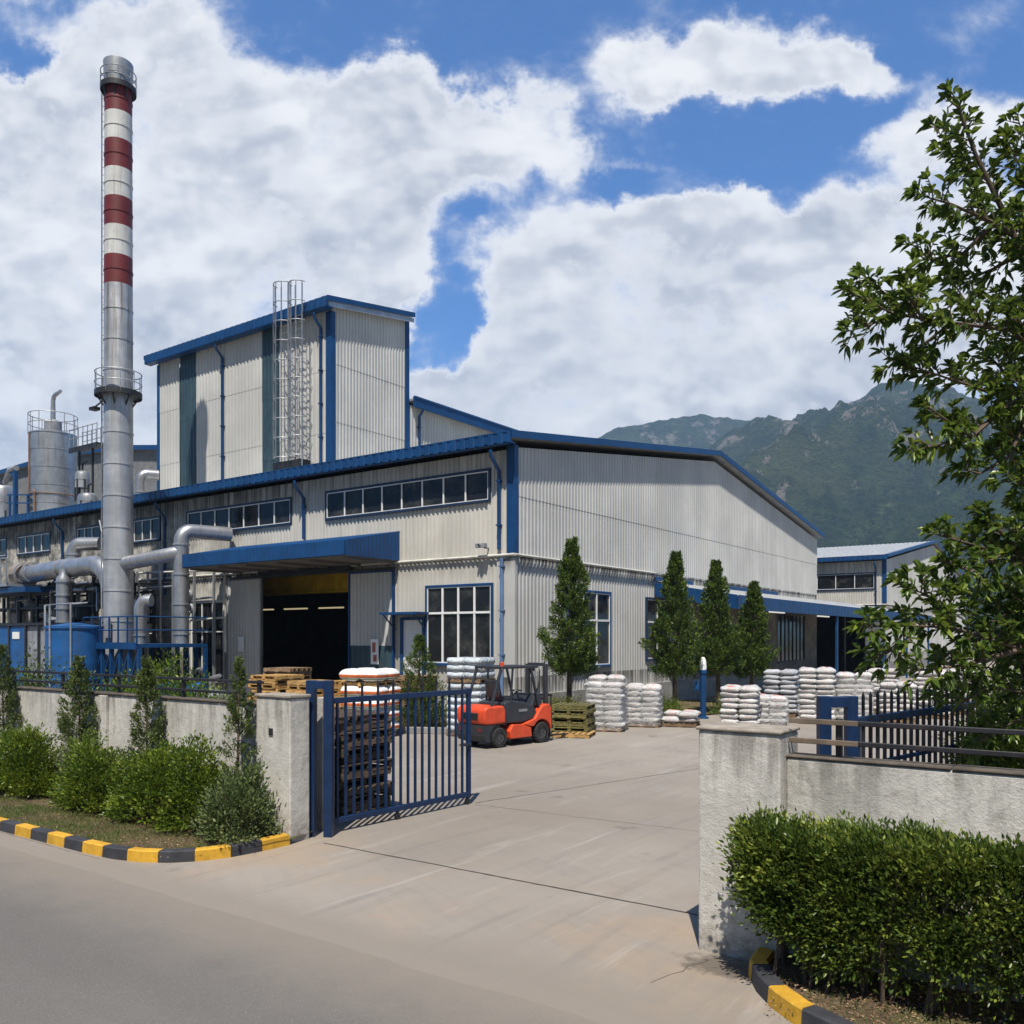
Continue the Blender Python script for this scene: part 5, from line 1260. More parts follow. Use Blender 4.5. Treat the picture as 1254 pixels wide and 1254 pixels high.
# ------------------------------------------------------------------ FOLIAGE
def unit(a): return a/np.maximum(np.linalg.norm(a, axis=-1, keepdims=True), 1e-9)
def leafmesh(name, P, D, L, W, mat, six=False, fold=.25, droop=.0, up=.0, S=None):
    n = len(P); D = unit(D); rv = RNG.normal(size=(n, 3)); 
    if up: rv = np.cross(D, np.array([0, 0, 1.0])) + rv*(1-up)
    if S is None: S = unit(np.cross(D, np.cross(rv, D)) if up else np.cross(D, rv))
    N = np.cross(S, D); N *= np.sign(N[:, 2:3]+1e-6)
    L = np.broadcast_to(np.asarray(L, float).reshape(-1, 1), (n, 1)); W = np.broadcast_to(np.asarray(W, float).reshape(-1, 1), (n, 1))
    tip = P + D*L - np.array([0, 0, 1.0])*L*droop
    if not six:
        m = P + D*L*.45
        V = np.stack([P, m + S*W/2 + N*W*fold, tip, m - S*W/2 + N*W*fold], 1).reshape(-1, 3)
        F = np.array([[0, 1, 2], [0, 2, 3]]); nv, nf, fl = 4, 2, 3
    else:
        m1 = P + D*L*.30 + N*L*.03; m2 = P + D*L*.68 - np.array([0, 0, 1.0])*L*droop*.4 + N*L*.03
        V = np.stack([P, m1 + S*W*.46 + N*W*fold, m2 + S*W*.42 + N*W*fold*.8, tip, m2 - S*W*.42 + N*W*fold*.8, m1 - S*W*.46 + N*W*fold], 1).reshape(-1, 3)
        F = np.array([[0, 1, 2, 3], [0, 3, 4, 5]]); nv, nf, fl = 6, 2, 4
    idx = (F[None] + (np.arange(n)*nv)[:, None, None]).reshape(-1)
    me = bpy.data.meshes.new(name); me.vertices.add(n*nv); me.vertices.foreach_set('co', V.astype(np.float32).ravel())
    me.loops.add(len(idx)); me.loops.foreach_set('vertex_index', idx.astype(np.int32))
    me.polygons.add(n*nf); me.polygons.foreach_set('loop_start', (np.arange(n*nf)*fl).astype(np.int32))
    me.polygons.foreach_set('loop_total', np.full(n*nf, fl, np.int32))
    me.update(calc_edges=True); me.validate(); me.materials.append(mat); return me
def part(name, me, parent):
    o = bpy.data.objects.new(name, me); COL.objects.link(o); o.parent = parent; ORG[o.name] = ORG[parent.name]; return o
LM = {
 'hedge': leafmat('hedge_leaf', (.014, .028, .005), (.046, .074, .012), (.185, .21, .034), .25, .35),
 'bush': leafmat('bush_leaf', (.018, .038, .005), (.060, .098, .010), (.20, .235, .026), .3, .4),
 'dry': leafmat('grey_green_leaf', (.032, .050, .018), (.070, .098, .030), (.155, .175, .065), .25, .5),
 'conifer': leafmat('conifer_leaf', (.012, .027, .005), (.036, .064, .009), (.13, .165, .022), .2, .5),
 'sapling': leafmat('sapling_leaf', (.024, .040, .010), (.060, .082, .020), (.12, .14, .036), .25, .5),
 'broad': leafmat('broad_leaf', (.014, .031, .006), (.046, .080, .012), (.15, .19, .028), .35, .32),
 'yellow': leafmat('olive_leaf', (.05, .06, .015), (.12, .13, .025), (.22, .21, .05), .3, .5),
}
def sph(n): return unit(RNG.normal(size=(n, 3)))
def bushleaves(rx, ry, h, nclump, per, L, W, mat, z0=.05, sig=.11, name='foliage', shoots=0, flat=.0, box=False, inner=.3):
    """clumped foliage filling an uneven mound (or clipped block) centred on the origin"""
    if box:
        k = nclump; c = RNG.uniform(-1, 1, (k, 3)); ax = RNG.integers(0, 5, k)
        for i in range(k):
            f = 1 - abs(RNG.normal(0, .20)) + .16*mnoise.noise((c[i, 0]*4, c[i, 1]*2, c[i, 2]*2.5))
            if ax[i] == 0: c[i, 2] = f
            elif ax[i] == 1: c[i, 2] = f
            elif ax[i] == 2: c[i, 1] = -f
            elif ax[i] == 3: c[i, 1] = -f
            else: c[i, 0] = -f
        C = c*np.array([rx, ry, h/2]) + np.array([0, 0, z0+h/2]); out = c*np.array([1, 1.2, 1.0])
    else:
        d = sph(nclump); d[:, 2] = np.abs(d[:, 2])*1.05 - .12
        az = np.arctan2(d[:, 1], d[:, 0]); lump = 1 + .16*np.sin(az*3+RNG.uniform(0, 6)) + .10*np.sin(az*5+d[:, 2]*4+RNG.uniform(0, 6))
        rr = np.where(RNG.random(nclump) < inner, RNG.uniform(.4, .85, nclump), RNG.uniform(.82, 1.06, nclump))*lump
        C = d*np.array([rx, ry, h])*rr[:, None]; C[:, 2] += z0 + .1*h; out = d
    C[:, 2] = np.maximum(C[:, 2], z0)
    if box:
        kp = (C[:, 2] > z0 + .42*np.clip((-1.55-C[:, 0])/.5, 0, 1)) & (C[:, 1] > -ry*(.70+.45*np.clip((C[:, 2]-z0)/.5, 0, 1))); C = C[kp]; out = out[kp]
    P = np.repeat(C, per, 0); O = np.repeat(out, per, 0); n = len(P)
    off = RNG.normal(size=(n, 3))*sig*np.array([1, 1, .85]); P = P + off
    P[:, 2] = np.maximum(P[:, 2], .1)
    D = unit(off)*.8 + unit(O)*.7 + np.array([0, 0, .55]) + RNG.normal(size=(n, 3))*.45
    LL = RNG.uniform(.65, 1.2, n)*L
    if shoots:
        SP = []; SD = []
        for _ in range(shoots):
            d = sph(1)[0]; d[2] = abs(d[2])*.9 + .2
            b = np.array([rx*d[0]*.85, ry*d[1]*.85, z0+.1*h+h*min(1, d[2])*.92]) if not box else np.array([RNG.uniform(-rx, rx), RNG.uniform(-ry, ry*.6), z0+h*.97])
            v = unit(np.array([RNG.normal(0, .25), RNG.normal(0, .25), 1.0])); ln = RNG.uniform(.12, .34)*(1 if not box else .55)
            for k in range(int(ln/.018)):
                a = RNG.uniform(0, 6.28); SP.append(b + v*k*.018); SD.append(unit(np.array([math.cos(a), math.sin(a), .9])))
        P = np.concatenate([P, np.array(SP)]); D = np.concatenate([D, np.array(SD)]); LL = np.concatenate([LL, RNG.uniform(.6, 1, len(SP))*L])
    return leafmesh(name, P, D, LL, LL*W/L, mat)
def stems(rx, ry, h, n, r, seed):
    rs = random.Random(seed); q = MB()
    for i in range(n):
        a = rs.uniform(0, 6.28); k = rs.uniform(.3, .8)
        p = Vector((rs.uniform(-.3, .3)*rx, rs.uniform(-.3, .3)*ry, 0)); e = Vector((math.cos(a)*rx*k, math.sin(a)*ry*k, h*rs.uniform(.6, .95)))
        q.tube([p, (p+e)/2 + Vector((rs.uniform(-.08, .08), rs.uniform(-.08, .08), .1)), e], [r, r*.7, r*.3], 5)
    return q.mesh('stem', M['bark'])
def bush(name, label, cat, loc, rx, ry, h, nclump, per, L, W, mat, group=None, **kw):
    o = thing(name, label, cat, loc, group)
    part('foliage', bushleaves(rx, ry, h, nclump, per, L, W, mat, **kw), o); part('stem', stems(rx, ry, h, 9, .018, nclump), o); return o
# bushes in the left bed
for i, (px, d, rx, ry, h, lab, mt, nc, per) in enumerate([
    (-70, 17.0, .9, .42, .95, 'green bush cut by the left edge of the picture', 'bush', 150, 80),
    (25, 15.7, .92, .42, .95, 'green bush under the leftmost sapling', 'bush', 190, 85),
    (113, 14.3, .64, .40, .86, 'rounded green bush between the first two saplings', 'bush', 130, 85),
    (192, 13.25, .78, .42, .98, 'largest bright green bush with tall shoots, below the third sapling', 'bush', 170, 90),
    (240, 12.75, .42, .36, 1.08, 'upright leafy bush just left of the grey-green one', 'bush', 80, 85),
    (287, 12.15, .54, .40, .74, 'sparse grey-green bush next to the white gate pillar', 'dry', 100, 62)]):
    x, y = gp(px, d); bush('bush', lab, 'bush', (x, y, .08), rx, ry, h, nc, per, .064, .032, LM[mt], shoots=30, sig=.085, inner=.15)
# clipped hedge in front of the right wall
hd = thing('clipped_hedge', 'clipped boxy hedge in front of the white wall on the right', 'hedge', (-.50, 7.27, .08))
part('foliage', bushleaves(2.14, .32, 1.04, 1300, 78, .056, .025, LM['hedge'], z0=.16, sig=.062, box=True, shoots=170), hd)
q = MB(); rs = random.Random(3)
for i in range(70):
    x = rs.uniform(-2.0, 2.1); y = rs.uniform(-.25, .3); q.tube([(x, y, 0), (x+rs.uniform(-.1, .1), y+rs.uniform(-.1, .1), .5), (x+rs.uniform(-.25, .25), y+rs.uniform(-.2, .2), 1.05)], [.016, .011, .005], 5)
part('stem', q.mesh('stem', M['bark']), hd)
# shrubs behind walls and under the yard trees
for (px, d, rx, h, lab, mt, nc) in [
    (38, 18.5, .75, 2.0, 'dark shrub behind the wall below the blue housing', 'conifer', 150), (150, 17.2, .7, 1.75, 'green shrub behind the wall between the second and third sapling', 'bush', 130),
    (205, 16.6, .65, 2.05, 'shrub behind the wall right of the third sapling', 'bush', 140), (246, 16.2, .6, 1.9, 'shrub behind the wall below the barred window', 'bush', 130), (112, 18.2, .6, 1.7, 'shrub behind the wall right behind the second sapling', 'conifer', 110),
    (470, 28.0, .8, .75, 'low bush in the planter behind the striped bags', 'yellow', 90), (545, 27.6, .7, .7, 'low bush in the planter under the wrapped packs', 'yellow', 80),
    (690, 28.2, .7, .8, 'weedy low bush at the foot of the first columnar tree', 'yellow', 90), (812, 30.6, .7, .6, 'low bush at the foot of the second columnar tree', 'bush', 90), (775, 30.8, .5, .75, 'small yellowish bush beside the shorter sack stack', 'yellow', 70),
    (898, 32.6, .8, .5, 'low bush at the foot of the paired columnar trees', 'bush', 80),
    (1228, 11.6, .62, 2.0, 'dense shrub behind the fence under the broadleaf tree', 'bush', 420), (1290, 11.0, .6, 2.3, 'tall shrub behind the fence at the right edge', 'bush', 300)]:
    x, y = gp(px, d); near = d < 13
    if 14 < d < 20: nc *= 2
    bush('shrub', lab, 'shrub', (x, y, 0), rx, rx*.9, h, nc, 40, .075 if not near else .07, .032, LM[mt], sig=.14)
pk = thing('planter_kerb', 'low pale kerb edging the planter behind the open gate', 'kerb', (*gp(490, 26.3), 0))
q = MB(); a = Vector((*gp(425, 26.6), .1)); b = Vector((*gp(585, 26.0), .1)); q.bar(a, b, .15, .2); q.build('kerb_stone', M['plinth'], pk, bevel=.02)
tag(bed('planting_bed', [gp(425, 26.8), gp(590, 26.2), gp(600, 28.2), gp(420, 29.5)], .12, soilmat('planter_soil', .6)), kind='structure')
tag(bed('planting_bed', [(-16.6, 24.4), (-14.6, 24.6), (-13.4, 28.2), (-12.4, 33.5), (-14.5, 37), (-16.9, 37)], .05, soilmat('tree_bed_soil', .7)), kind='structure')

# ------------------------------------------------------------------ CONIFERS
def conifer_mesh(R0, z0, z1, ntuft, per, L, W, mat, prof, loose=.0, name='crown'):
    t = RNG.random(ntuft)**1.25; a = RNG.uniform(0, 2*math.pi, ntuft)
    lump = 1 + .20*np.sin(a*3 + t*9 + RNG.uniform(0, 6)) + .18*np.sin(a*2 - t*17 + RNG.uniform(0, 6)) + .12*np.sin(a + t*5 + RNG.uniform(0, 6))
    rr = prof(t)*R0*lump*np.where(RNG.random(ntuft) < .25, RNG.uniform(.15, .7, ntuft), RNG.uniform(.72, 1.08, ntuft))
    C = np.stack([rr*np.cos(a), rr*np.sin(a), z0+(z1-z0)*t], 1)
    out = np.stack([np.cos(a)*.75, np.sin(a)*.75, .55+.6*t], 1)
    P = np.repeat(C, per, 0); O = np.repeat(unit(out), per, 0); n = len(P)
    s = (.10 + .09*np.repeat(1-t, per))*R0/.8
    k = RNG.random(n)
    P = P + O*(k*s*2.4)[:, None] + RNG.normal(size=(n, 3))*(s*.5*(1.1-k*.75))[:, None]
    D = O*.9 + RNG.normal(size=(n, 3))*.55 + np.array([0, 0, .3])
    LL = RNG.uniform(.6, 1.2, n)*L
    return leafmesh(name, P, D, LL, LL*W/L, mat, fold=.15)
def trunk_mesh(h, r, seed, nb=14, R0=.5, z0=1.0):
    rs = random.Random(seed); q = MB()
    q.tube([(0, 0, 0), (rs.uniform(-.03, .03), rs.uniform(-.03, .03), h*.4), (0, 0, h*.95)], [r, r*.75, r*.2], 8)
    for i in range(nb):
        z = z0 + (h-z0)*i/nb*.9; a = rs.uniform(0, 6.28); ln = R0*(1-i/nb)*.8
        q.tube([(0, 0, z), (math.cos(a)*ln, math.sin(a)*ln, z+ln*.6)], [r*.35, r*.1], 5)
    return q.mesh('trunk', M['bark'])
colp = lambda t: np.minimum(1, .60+t*2.2)*np.clip(1-t**1.55, .03, 1)*(1+.10*np.sin(t*34))
for (px, d, zt, zb, rad, lab) in [
    (697, 28.6, 6.0, 1.7, .70, 'columnar conifer nearest the building corner, behind the mossy pallets'),
    (826, 31.5, 5.8, 1.5, .72, 'columnar conifer standing alone left of the blue post'),
    (880, 33.0, 5.65, 1.5, .70, 'columnar conifer right of the blue post'),
    (919, 33.8, 4.9, 1.4, .64, 'shortest columnar conifer, at the end of the row under the loading canopy')]:
    x, y = gp(px, d); o = thing('columnar_tree', lab, 'tree', (x, y, 0), 'columnar conifers along the gable wall'); o.rotation_euler = (R(random.uniform(-2, 2)), R(random.uniform(-2, 2)), 0)
    part('crown', conifer_mesh(rad, zb, zt, 430, 75, .10, .038, LM['conifer'], colp), o); part('trunk', trunk_mesh(zt, .10, int(px), R0=rad, z0=zb), o)
x, y = gp(514, 26.9); o = thing('potted_conifer', 'small cone-shaped conifer in the planter behind the open gate', 'tree', (x, y, 0))
part('crown', conifer_mesh(.60, .3, 2.85, 460, 28, .07, .025, LM['conifer'], colp), o); part('trunk', trunk_mesh(2.7, .06, 4, R0=.4, z0=.4), o)
sap = lambda t: np.minimum(1, .55+t*2.5)*np.power(np.clip(1-t, 0.02, 1), .85)*(1+.10*np.sin(t*40))
for (px, Y, zt, zb, rad, nt, lab) in [
    (2, 7.98, 2.66, 0.55, .38, 400, 'conifer sapling at the left edge of the picture'), (97, 7.98, 2.50, .55, .36, 380, 'full conifer sapling, second along the wall'),
    (180, 7.98, 2.50, .65, .28, 300, 'slim conifer sapling, third along the wall'), (293, 7.95, 2.55, .62, .26, 190, 'thin see-through conifer sapling nearest the gate pillar')]:
    p = at(px, 900, Y); o = thing('conifer_sapling', lab, 'sapling', (p.x, Y, .05), 'conifer saplings along the wall')
    part('crown', conifer_mesh(rad, zb, zt-.05, nt, 34, .048, .018, LM['sapling'], sap), o); part('trunk', trunk_mesh(zt-.1, .03, int(px), 18, rad, zb), o)

# ------------------------------------------------------------------ BROADLEAF TREE
TRX, TRY = gp(1345, 9.4)
bt = thing('broadleaf_tree', 'broadleaf tree reaching in from the right edge above the hedge wall', 'tree', (TRX, TRY, 0))
limbs = [
 [(1345,None,9.4),(1335,760,9.4),(1322,560,9.3),(1300,420,9.2),(1268,350,9.1),(1230,262,9.0),(1195,190,8.8),(1168,118,8.7)],
 [(1238,285,9.0),(1205,268,8.8),(1165,250,8.6),(1130,240,8.5)], [(1262,335,9.1),(1268,250,9.3),(1262,190,9.4),(1248,150,9.4)],
 [(1230,262,9.0),(1180,310,9.2),(1140,318,9.2),(1118,300,9.2)], [(1215,225,8.9),(1185,205,9.1),(1148,160,9.2)],[(1250,310,9.1),(1215,330,9.4),(1175,345,9.5)],
 [(1310,480,9.2),(1240,405,8.9),(1165,395,8.6),(1095,385,8.4),(1045,360,8.3)], [(1165,395,8.6),(1120,430,8.7),(1092,448,8.8)], [(1210,400,8.8),(1180,365,9.0),(1160,335,9.1)], [(1120,388,8.5),(1085,360,8.7),(1062,340,8.7)],
 [(1095,385,8.4),(1060,400,8.3),(1042,405,8.2)], [(1130,392,8.5),(1115,365,8.2),(1110,345,8.1)],
 [(1322,560,9.3),(1240,490,9.0),(1175,468,8.8),(1115,448,8.6)], [(1240,490,9.0),(1190,535,8.7),(1145,545,8.6),(1122,552,8.5)], [(1190,535,8.7),(1160,515,8.5),(1140,500,8.5)], [(1260,505,9.1),(1225,450,9.4),(1205,430,9.5)],
 [(1260,505,9.1),(1235,560,8.9),(1200,580,8.8),(1180,575,8.7)], [(1322,600,9.3),(1270,580,9.2),(1245,540,9.1)],
 [(1328,700,9.4),(1254,688,9.0),(1195,668,8.7),(1148,655,8.5)], [(1254,688,9.0),(1225,650,8.8),(1205,632,8.8)], [(1225,680,8.8),(1190,700,8.6),(1160,690,8.5)],
 [(1338,840,9.4),(1250,795,8.9),(1165,768,8.5),(1095,766,8.3),(1062,768,8.2)], [(1165,768,8.5),(1135,728,8.4),(1105,718,8.3)], [(1110,766,8.3),(1095,795,8.2),(1072,808,8.2)], [(1250,795,8.9),(1180,815,8.6),(1120,822,8.5)],
 [(1250,795,8.9),(1215,745,9.0),(1188,728,9.0)], [(1150,770,8.5),(1165,735,8.8),(1150,712,8.9)], [(1340,900,9.4),(1262,850,9.2),(1210,840,9.0)], [(1262,850,9.2),(1240,780,9.4),(1235,740,9.5)], [(1210,840,9.0),(1180,860,8.9),(1160,850,8.9)],
 [(1310,470,9.2),(1270,420,8.8),(1240,385,8.6)], [(1322,560,9.3),(1280,520,8.8),(1245,470,8.6)], [(1328,660,9.4),(1280,620,8.9),(1240,585,8.7)], [(1335,760,9.4),(1285,700,8.9),(1245,650,8.7)], [(1338,800,9.4),(1280,770,9.0),(1235,720,8.8)], [(1300,420,9.2),(1275,330,8.8),(1250,260,8.7)], [(1275,340,9.1),(1262,230,9.0),(1235,175,8.9)], [(1320,520,9.3),(1275,470,9.6),(1235,440,9.8)], [(1325,620,9.3),(1270,560,9.7),(1225,520,9.8)], [(1300,420,9.2),(1262,390,9.6),(1225,365,9.7)], [(1290,380,9.2),(1262,300,9.5),(1222,290,9.7)], [(1320,860,9.4),(1262,810,9.6),(1210,790,9.6),(1160,800,9.5)], [(1320,900,9.4),(1250,880,9.3),(1200,905,9.3)], [(1335,780,9.4),(1290,730,9.2),(1255,735,9.0),(1220,760,8.9)], [(1328,660,9.4),(1285,640,9.2),(1250,620,9.2)], [(1310,470,9.2),(1285,430,9.5),(1260,420,9.6)], [(1300,420,9.2),(1290,330,9.4),(1280,260,9.5)],
]
q = MB(); LP = []; LD = []; LLn = []; org = np.array([TRX, TRY, 0]); rs = random.Random(12)
def tw(p, d, ln, r):
    """a twig with alternate leaves and a whorl at the tip"""
    d = Vector(d).normalized(); pts = [Vector(p)]
    for i in range(3):
        d = (d + Vector((rs.gauss(0, .12), rs.gauss(0, .12), rs.gauss(.05, .1)))).normalized(); pts.append(pts[-1] + d*ln/3)
    q.tube(pts, [r, r*.8, r*.6, r*.35], 5)
    n = max(3, int(ln/.034))
    for i in range(n):
        t = (i+.6)/n; k = min(2, int(t*3)); b = pts[k].lerp(pts[k+1], t*3-k); tn = (pts[k+1]-pts[k]).normalized()
        side_ = tn.cross(Vector((rs.gauss(0, 1), rs.gauss(0, 1), rs.gauss(0, 1)))).normalized()
        LP.append(b); LD.append(tn*.75 + side_*rs.uniform(.5, 1.0) + Vector((0, 0, .05))); LLn.append(rs.uniform(.07, .15))
    for i in range(6):
        side_ = d.cross(Vector((rs.gauss(0, 1), rs.gauss(0, 1), rs.gauss(0, 1)))).normalized()
        LP.append(pts[-1]); LD.append(d*rs.uniform(.7, 1.2) + side_*.75); LLn.append(rs.uniform(.09, .15))
for li, L_ in enumerate(limbs):
    pts = []
    for (px, py, d) in L_:
        p = Vector((*gp(px, d), 0)) if py is None else atd(px, py, d); pts.append(p - Vector((TRX, TRY, 0)))
    n = len(pts); r0 = .10 if li == 0 else (.030 if L_[0][0] > 1225 else .013)
    q.tube(pts, [r0*(1-.93*(i/(n-1))**.6)+.004 for i in range(n)], 8 if li == 0 else 6)
    tot = sum((b-a).length for a, b in zip(pts, pts[1:])); start = .42*tot if li == 0 else .12*tot; acc = 0
    for a, b in zip(pts, pts[1:]):
        sl = (b-a).length; tn = (b-a).normalized(); s = 0
        while s < sl:
            if acc + s > start:
                fr_ = (acc+s)/tot
                sd = tn.cross(Vector((rs.gauss(0, 1), rs.gauss(0, 1), rs.gauss(0, 1)))).normalized()
                tw(a + tn*s, tn*.55 + sd*.8 + Vector((0, 0, .25)), rs.uniform(.13, .32)*(1.15-.5*fr_), .008)
            s += rs.uniform(.026, .058)
        acc += sl
    tw(pts[-1], tn, .10, .006); tw(pts[-1], tn + Vector((rs.gauss(0,.4), rs.gauss(0,.4), .2)), .10, .006)
part('branch', q.mesh('branch', M['bark'], smooth=True), bt)
part('crown', leafmesh('crown', np.array([tuple(p) for p in LP]), np.array([tuple(p) for p in LD]), np.array(LLn), np.array(LLn)*.36, LM['broad'], six=True, fold=.18, droop=.22, up=.45), bt)

# litter and weeds in the beds
def scatter(name, lab, regions, n, L, W, mat, kind='stuff', flat=True):
    P = []; 
    for (x0, x1, y0, y1, k) in regions:
        P.append(np.stack([RNG.uniform(x0, x1, k), RNG.uniform(y0, y1, k), np.full(k, .10)], 1))
    P = np.concatenate(P); 
    P[:, 2] += [.035*mnoise.noise((p[0]*1.7, p[1]*1.7, 0)) for p in P]
    D = RNG.normal(size=(len(P), 3)); D[:, 2] = (np.abs(D[:, 2])*.15 if flat else 1.2+np.abs(D[:, 2]))
    LL = RNG.uniform(.5, 1.2, len(P))*L
    o = bpy.data.objects.new(name, leafmesh(name, P, D, LL, LL*W/L, mat)); COL.objects.link(o)
    return tag(o, lab, name.replace('_', ' '), kind=kind)
litter = leafmat('dry_litter', (.10, .06, .03), (.20, .13, .07), (.36, .27, .16), .1, .8)
grassm = leafmat('short_grass', (.03, .05, .012), (.07, .095, .022), (.16, .16, .05), .3, .6)
scatter('grass', 'patchy short grass and weeds in the planting beds', [(-16.5, -11.2, 6.35, 7.2, 9000), (-11.2, -10.2, 6.5, 7.3, 700), (-2.1, .6, 6.45, 7.0, 1500), (-18, -11, 7, 8.1, 2500)], 0, .055, .006, grassm, flat=False)
scatter('leaf_litter', 'dry leaf litter strewn over the soil of the planting beds', [(-14, -10.0, 6.4, 7.6, 1500), (-2.3, .6, 6.5, 7.2, 1400)], 0, .032, .014, litter)

# ------------------------------------------------------------------ SKY, SUN, HAZE, CAMERA
SUN = Vector((.47, -.84, 0)).normalized()*math.cos(R(62)) + Vector((0, 0, math.sin(R(62))))
w = bpy.data.worlds.new('World'); SC.world = w; w.use_nodes = True
t = NT(w.node_tree)
sky = t.n('ShaderNodeTexSky', sky_type='NISHITA', sun_disc=False); sky.sun_elevation = R(62); sky.sun_rotation = math.atan2(SUN.x, SUN.y)
sky.air_density = 1.0; sky.dust_density = .6; sky.ozone_density = 2.0
v = t.n('ShaderNodeTexCoord').outputs['Generated']
fwd = t.vmath('DOT_PRODUCT', v, (FW[0], FW[1], 0)); a = t.math('MAXIMUM', t.math('ABSOLUTE', fwd), .12)
u = t.math('DIVIDE', t.vmath('DOT_PRODUCT', v, (RT[0], RT[1], 0)), a); zz = t.xyz(v)[2]; e = t.math('DIVIDE', zz, a)
U = t.math('MULTIPLY_ADD', u, 1.065, .627); V = t.math('MULTIPLY_ADD', e, -1.065, .781)
cm = t.n('ShaderNodeCombineXYZ'); t.put(cm.inputs[0], U); t.put(cm.inputs[1], V); UV = cm.outputs[0]
CL = [ # x, y, rx, ry, weight : cloud banks (+) and openings (-), in sky angles
 (.16,.10,.22,.13,1.0),(.02,.24,.20,.16,.9),(.22,.30,.26,.15,1.0),(.14,.48,.26,.13,1.0),(.40,.22,.15,.10,.8),(.38,.36,.14,.09,.7),(.53,.16,.13,.055,.85),(.67,.16,.09,.05,.8),
 (.74,.30,.15,.08,1.1),(.66,.38,.09,.07,.8),(.90,.25,.07,.045,.8),(1.06,.31,.14,.065,1.1),(.98,.38,.22,.09,1.0),(.80,.43,.24,.06,.9),(.57,.475,.09,.045,.9),(.78,.50,.18,.055,.9),(.98,.47,.12,.06,.8),(.10,.56,.3,.07,.9),(.27,.36,.18,.10,.6),(.75,.58,.5,.08,.8),(.92,.09,.12,.035,.5),(.93,.30,.06,.05,.4),
 (.83,.065,.11,.05,1.0),(1.03,.085,.08,.035,.8),(.79,.195,.07,.025,.6),(1.10,.19,.08,.035,.7),(1.20,.16,.09,.045,.7),(.97,.04,.10,.03,.4),(1.12,.10,.09,.03,.35),(.78,.20,.08,.02,.55),(.50,.09,.05,.03,.5),(1.25,.36,.15,.12,.9),
 (.02,.08,.05,.035,-1.0),(.50,.05,.13,.05,-.8),(.50,.43,.03,.03,-.5),(.545,.375,.055,.07,-1.2),(.86,.185,.13,.045,-1.1),(.76,.215,.07,.03,-.7),(1.2,.04,.12,.06,-.6),(.57,.25,.06,.025,-.35),(.955,.30,.03,.03,-.5)]
def field(vec):
    s = None
    for (x, y, rx, ry, wgt) in CL:
        d = t.vmath('MULTIPLY_ADD', vec, (1/rx, 1/ry, 0), (-x/rx, -y/ry, 0)); q_ = t.vmath('DOT_PRODUCT', d, d)
        g_ = t.math('POWER', .3679, q_)
        s = t.math('MULTIPLY', g_, wgt) if s is None else t.math('MULTIPLY_ADD', g_, wgt, s)
    return s
wn = t.noise(UV, 5.5, 6, .62, out='Color'); base = field(t.vmath('MULTIPLY_ADD', t.vmath('SUBTRACT', wn, (.5, .5, .5)), (.26, .20, 0), UV))
def fbm(vec, det):
    return t.noise(t.mapv(vec, (1, 1.35, 1)), 7.0, det, .60, .12)
f1 = fbm(UV, 9); s1 = fbm(UV, 3.5); f2 = fbm(t.vmath('ADD', UV, (.008, -.024, 0)), 3.5)
bb = t.ramp(base, 0, 1.0, -1.0, .72)
dens = t.math('ADD', bb, t.math('MULTIPLY', t.math('SUBTRACT', f1, .5), 4.0))
cov = t.math('POWER', t.ramp(dens, -1.15, .45), 1.9); thick = t.ramp(dens, .02, .75)
lit = t.ramp(t.math('SUBTRACT', s1, f2), -.13, .12)
big = t.ramp(t.noise(t.mapv(UV, (1, 1.5, 1), (2, 5, 0)), 4.5, 4, .5), .38, .66)
ccol = t.mix(t.math('MULTIPLY', thick, t.math('MULTIPLY_ADD', t.math('SUBTRACT', 1.0, lit), .62, t.math('MULTIPLY', big, .38))), (1.02, 1.02, 1.03), (.50, .54, .63))
ccol = t.mix(1.0, ccol, t.ramp(fwd, .30, -.15, 1.0, .30), 'MULTIPLY')  # clouds behind the camera dimmed to lower the ambient light
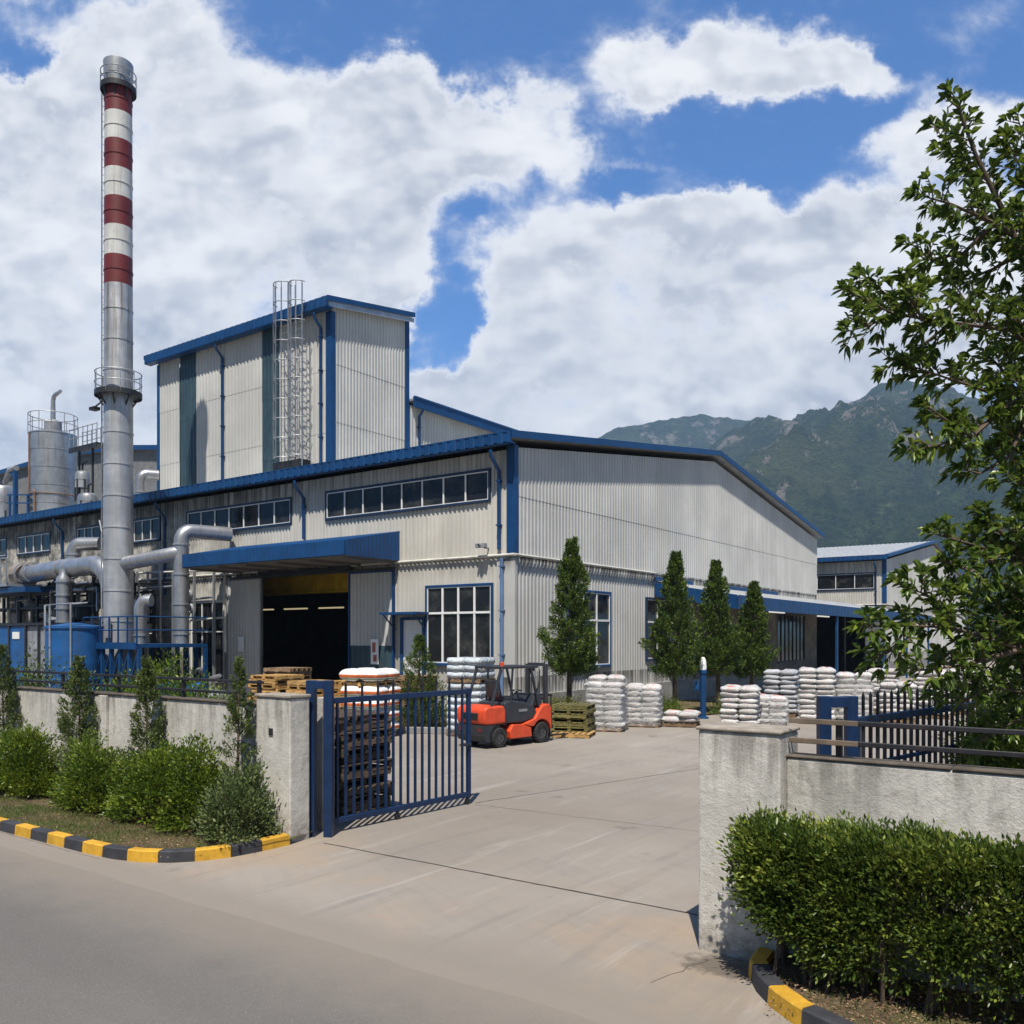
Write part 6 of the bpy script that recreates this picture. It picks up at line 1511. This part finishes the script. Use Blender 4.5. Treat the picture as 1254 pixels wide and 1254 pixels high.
bg1 = t.n('ShaderNodeBackground'); t.put(bg1.inputs[0], t.mix(1.0, t.mix(1.0, sky.outputs[0], (.44, .90, 1.42), 'MULTIPLY'), t.ramp(fwd, .30, -.15, 1.0, .45), 'MULTIPLY')); bg1.inputs[1].default_value = .080  # blue sky behind the camera dimmed likewise, for less fill
bg2 = t.n('ShaderNodeBackground'); t.put(bg2.inputs[0], ccol); bg2.inputs[1].default_value = .65
ms = t.n('ShaderNodeMixShader'); t.put(ms.inputs[0], t.math('MULTIPLY', cov, t.ramp(zz, -.02, .03))); t.put(ms.inputs[1], bg1.outputs[0]); t.put(ms.inputs[2], bg2.outputs[0])
wo = t.n('ShaderNodeOutputWorld'); t.put(wo.inputs['Surface'], ms.outputs[0])
w.cycles.sampling_method = 'NONE'
sl = bpy.data.lights.new('sun', 'SUN'); sl.energy = 5.0; sl.angle = R(.6); sl.color = (1, .94, .85)
so = bpy.data.objects.new('sun', sl); COL.objects.link(so); so.rotation_euler = SUN.to_track_quat('Z', 'Y').to_euler(); so.location = (0, -20, 60)
# haze
hm, t = newmat('valley_haze')
pv = t.n('ShaderNodeVolumePrincipled'); pv.inputs['Color'].default_value = (.50, .72, 1.0, 1); pv.inputs['Density'].default_value = .00016; pv.inputs['Anisotropy'].default_value = .25
t.out(None, pv.outputs[0])
hz = MB().box(-4500, 4500, -400, 3400, -2, 690).build('haze', hm); tag(hz, kind='stuff')
try: hm.cycles.homogeneous_volume = True
except Exception: pass
cam = bpy.data.cameras.new('camera'); co_ = bpy.data.objects.new('camera', cam); COL.objects.link(co_)
co_.location = (0, 0, HC); co_.rotation_euler = (R(90), 0, YAW)
cam.sensor_width = 36; cam.lens = FPX/1254*36; cam.shift_y = (HOR-627)/1254; cam.clip_start = .05; cam.clip_end = 20000
SC.camera = co_
SC.view_settings.view_transform = 'Standard'; SC.view_settings.look = 'None'; SC.view_settings.exposure = .54; SC.view_settings.gamma = 1
SC.render.engine = 'CYCLES'
SC.cycles.max_bounces = 8; SC.cycles.diffuse_bounces = 3; SC.cycles.glossy_bounces = 3; SC.cycles.transmission_bounces = 4; SC.cycles.volume_bounces = 1; SC.cycles.transparent_max_bounces = 8
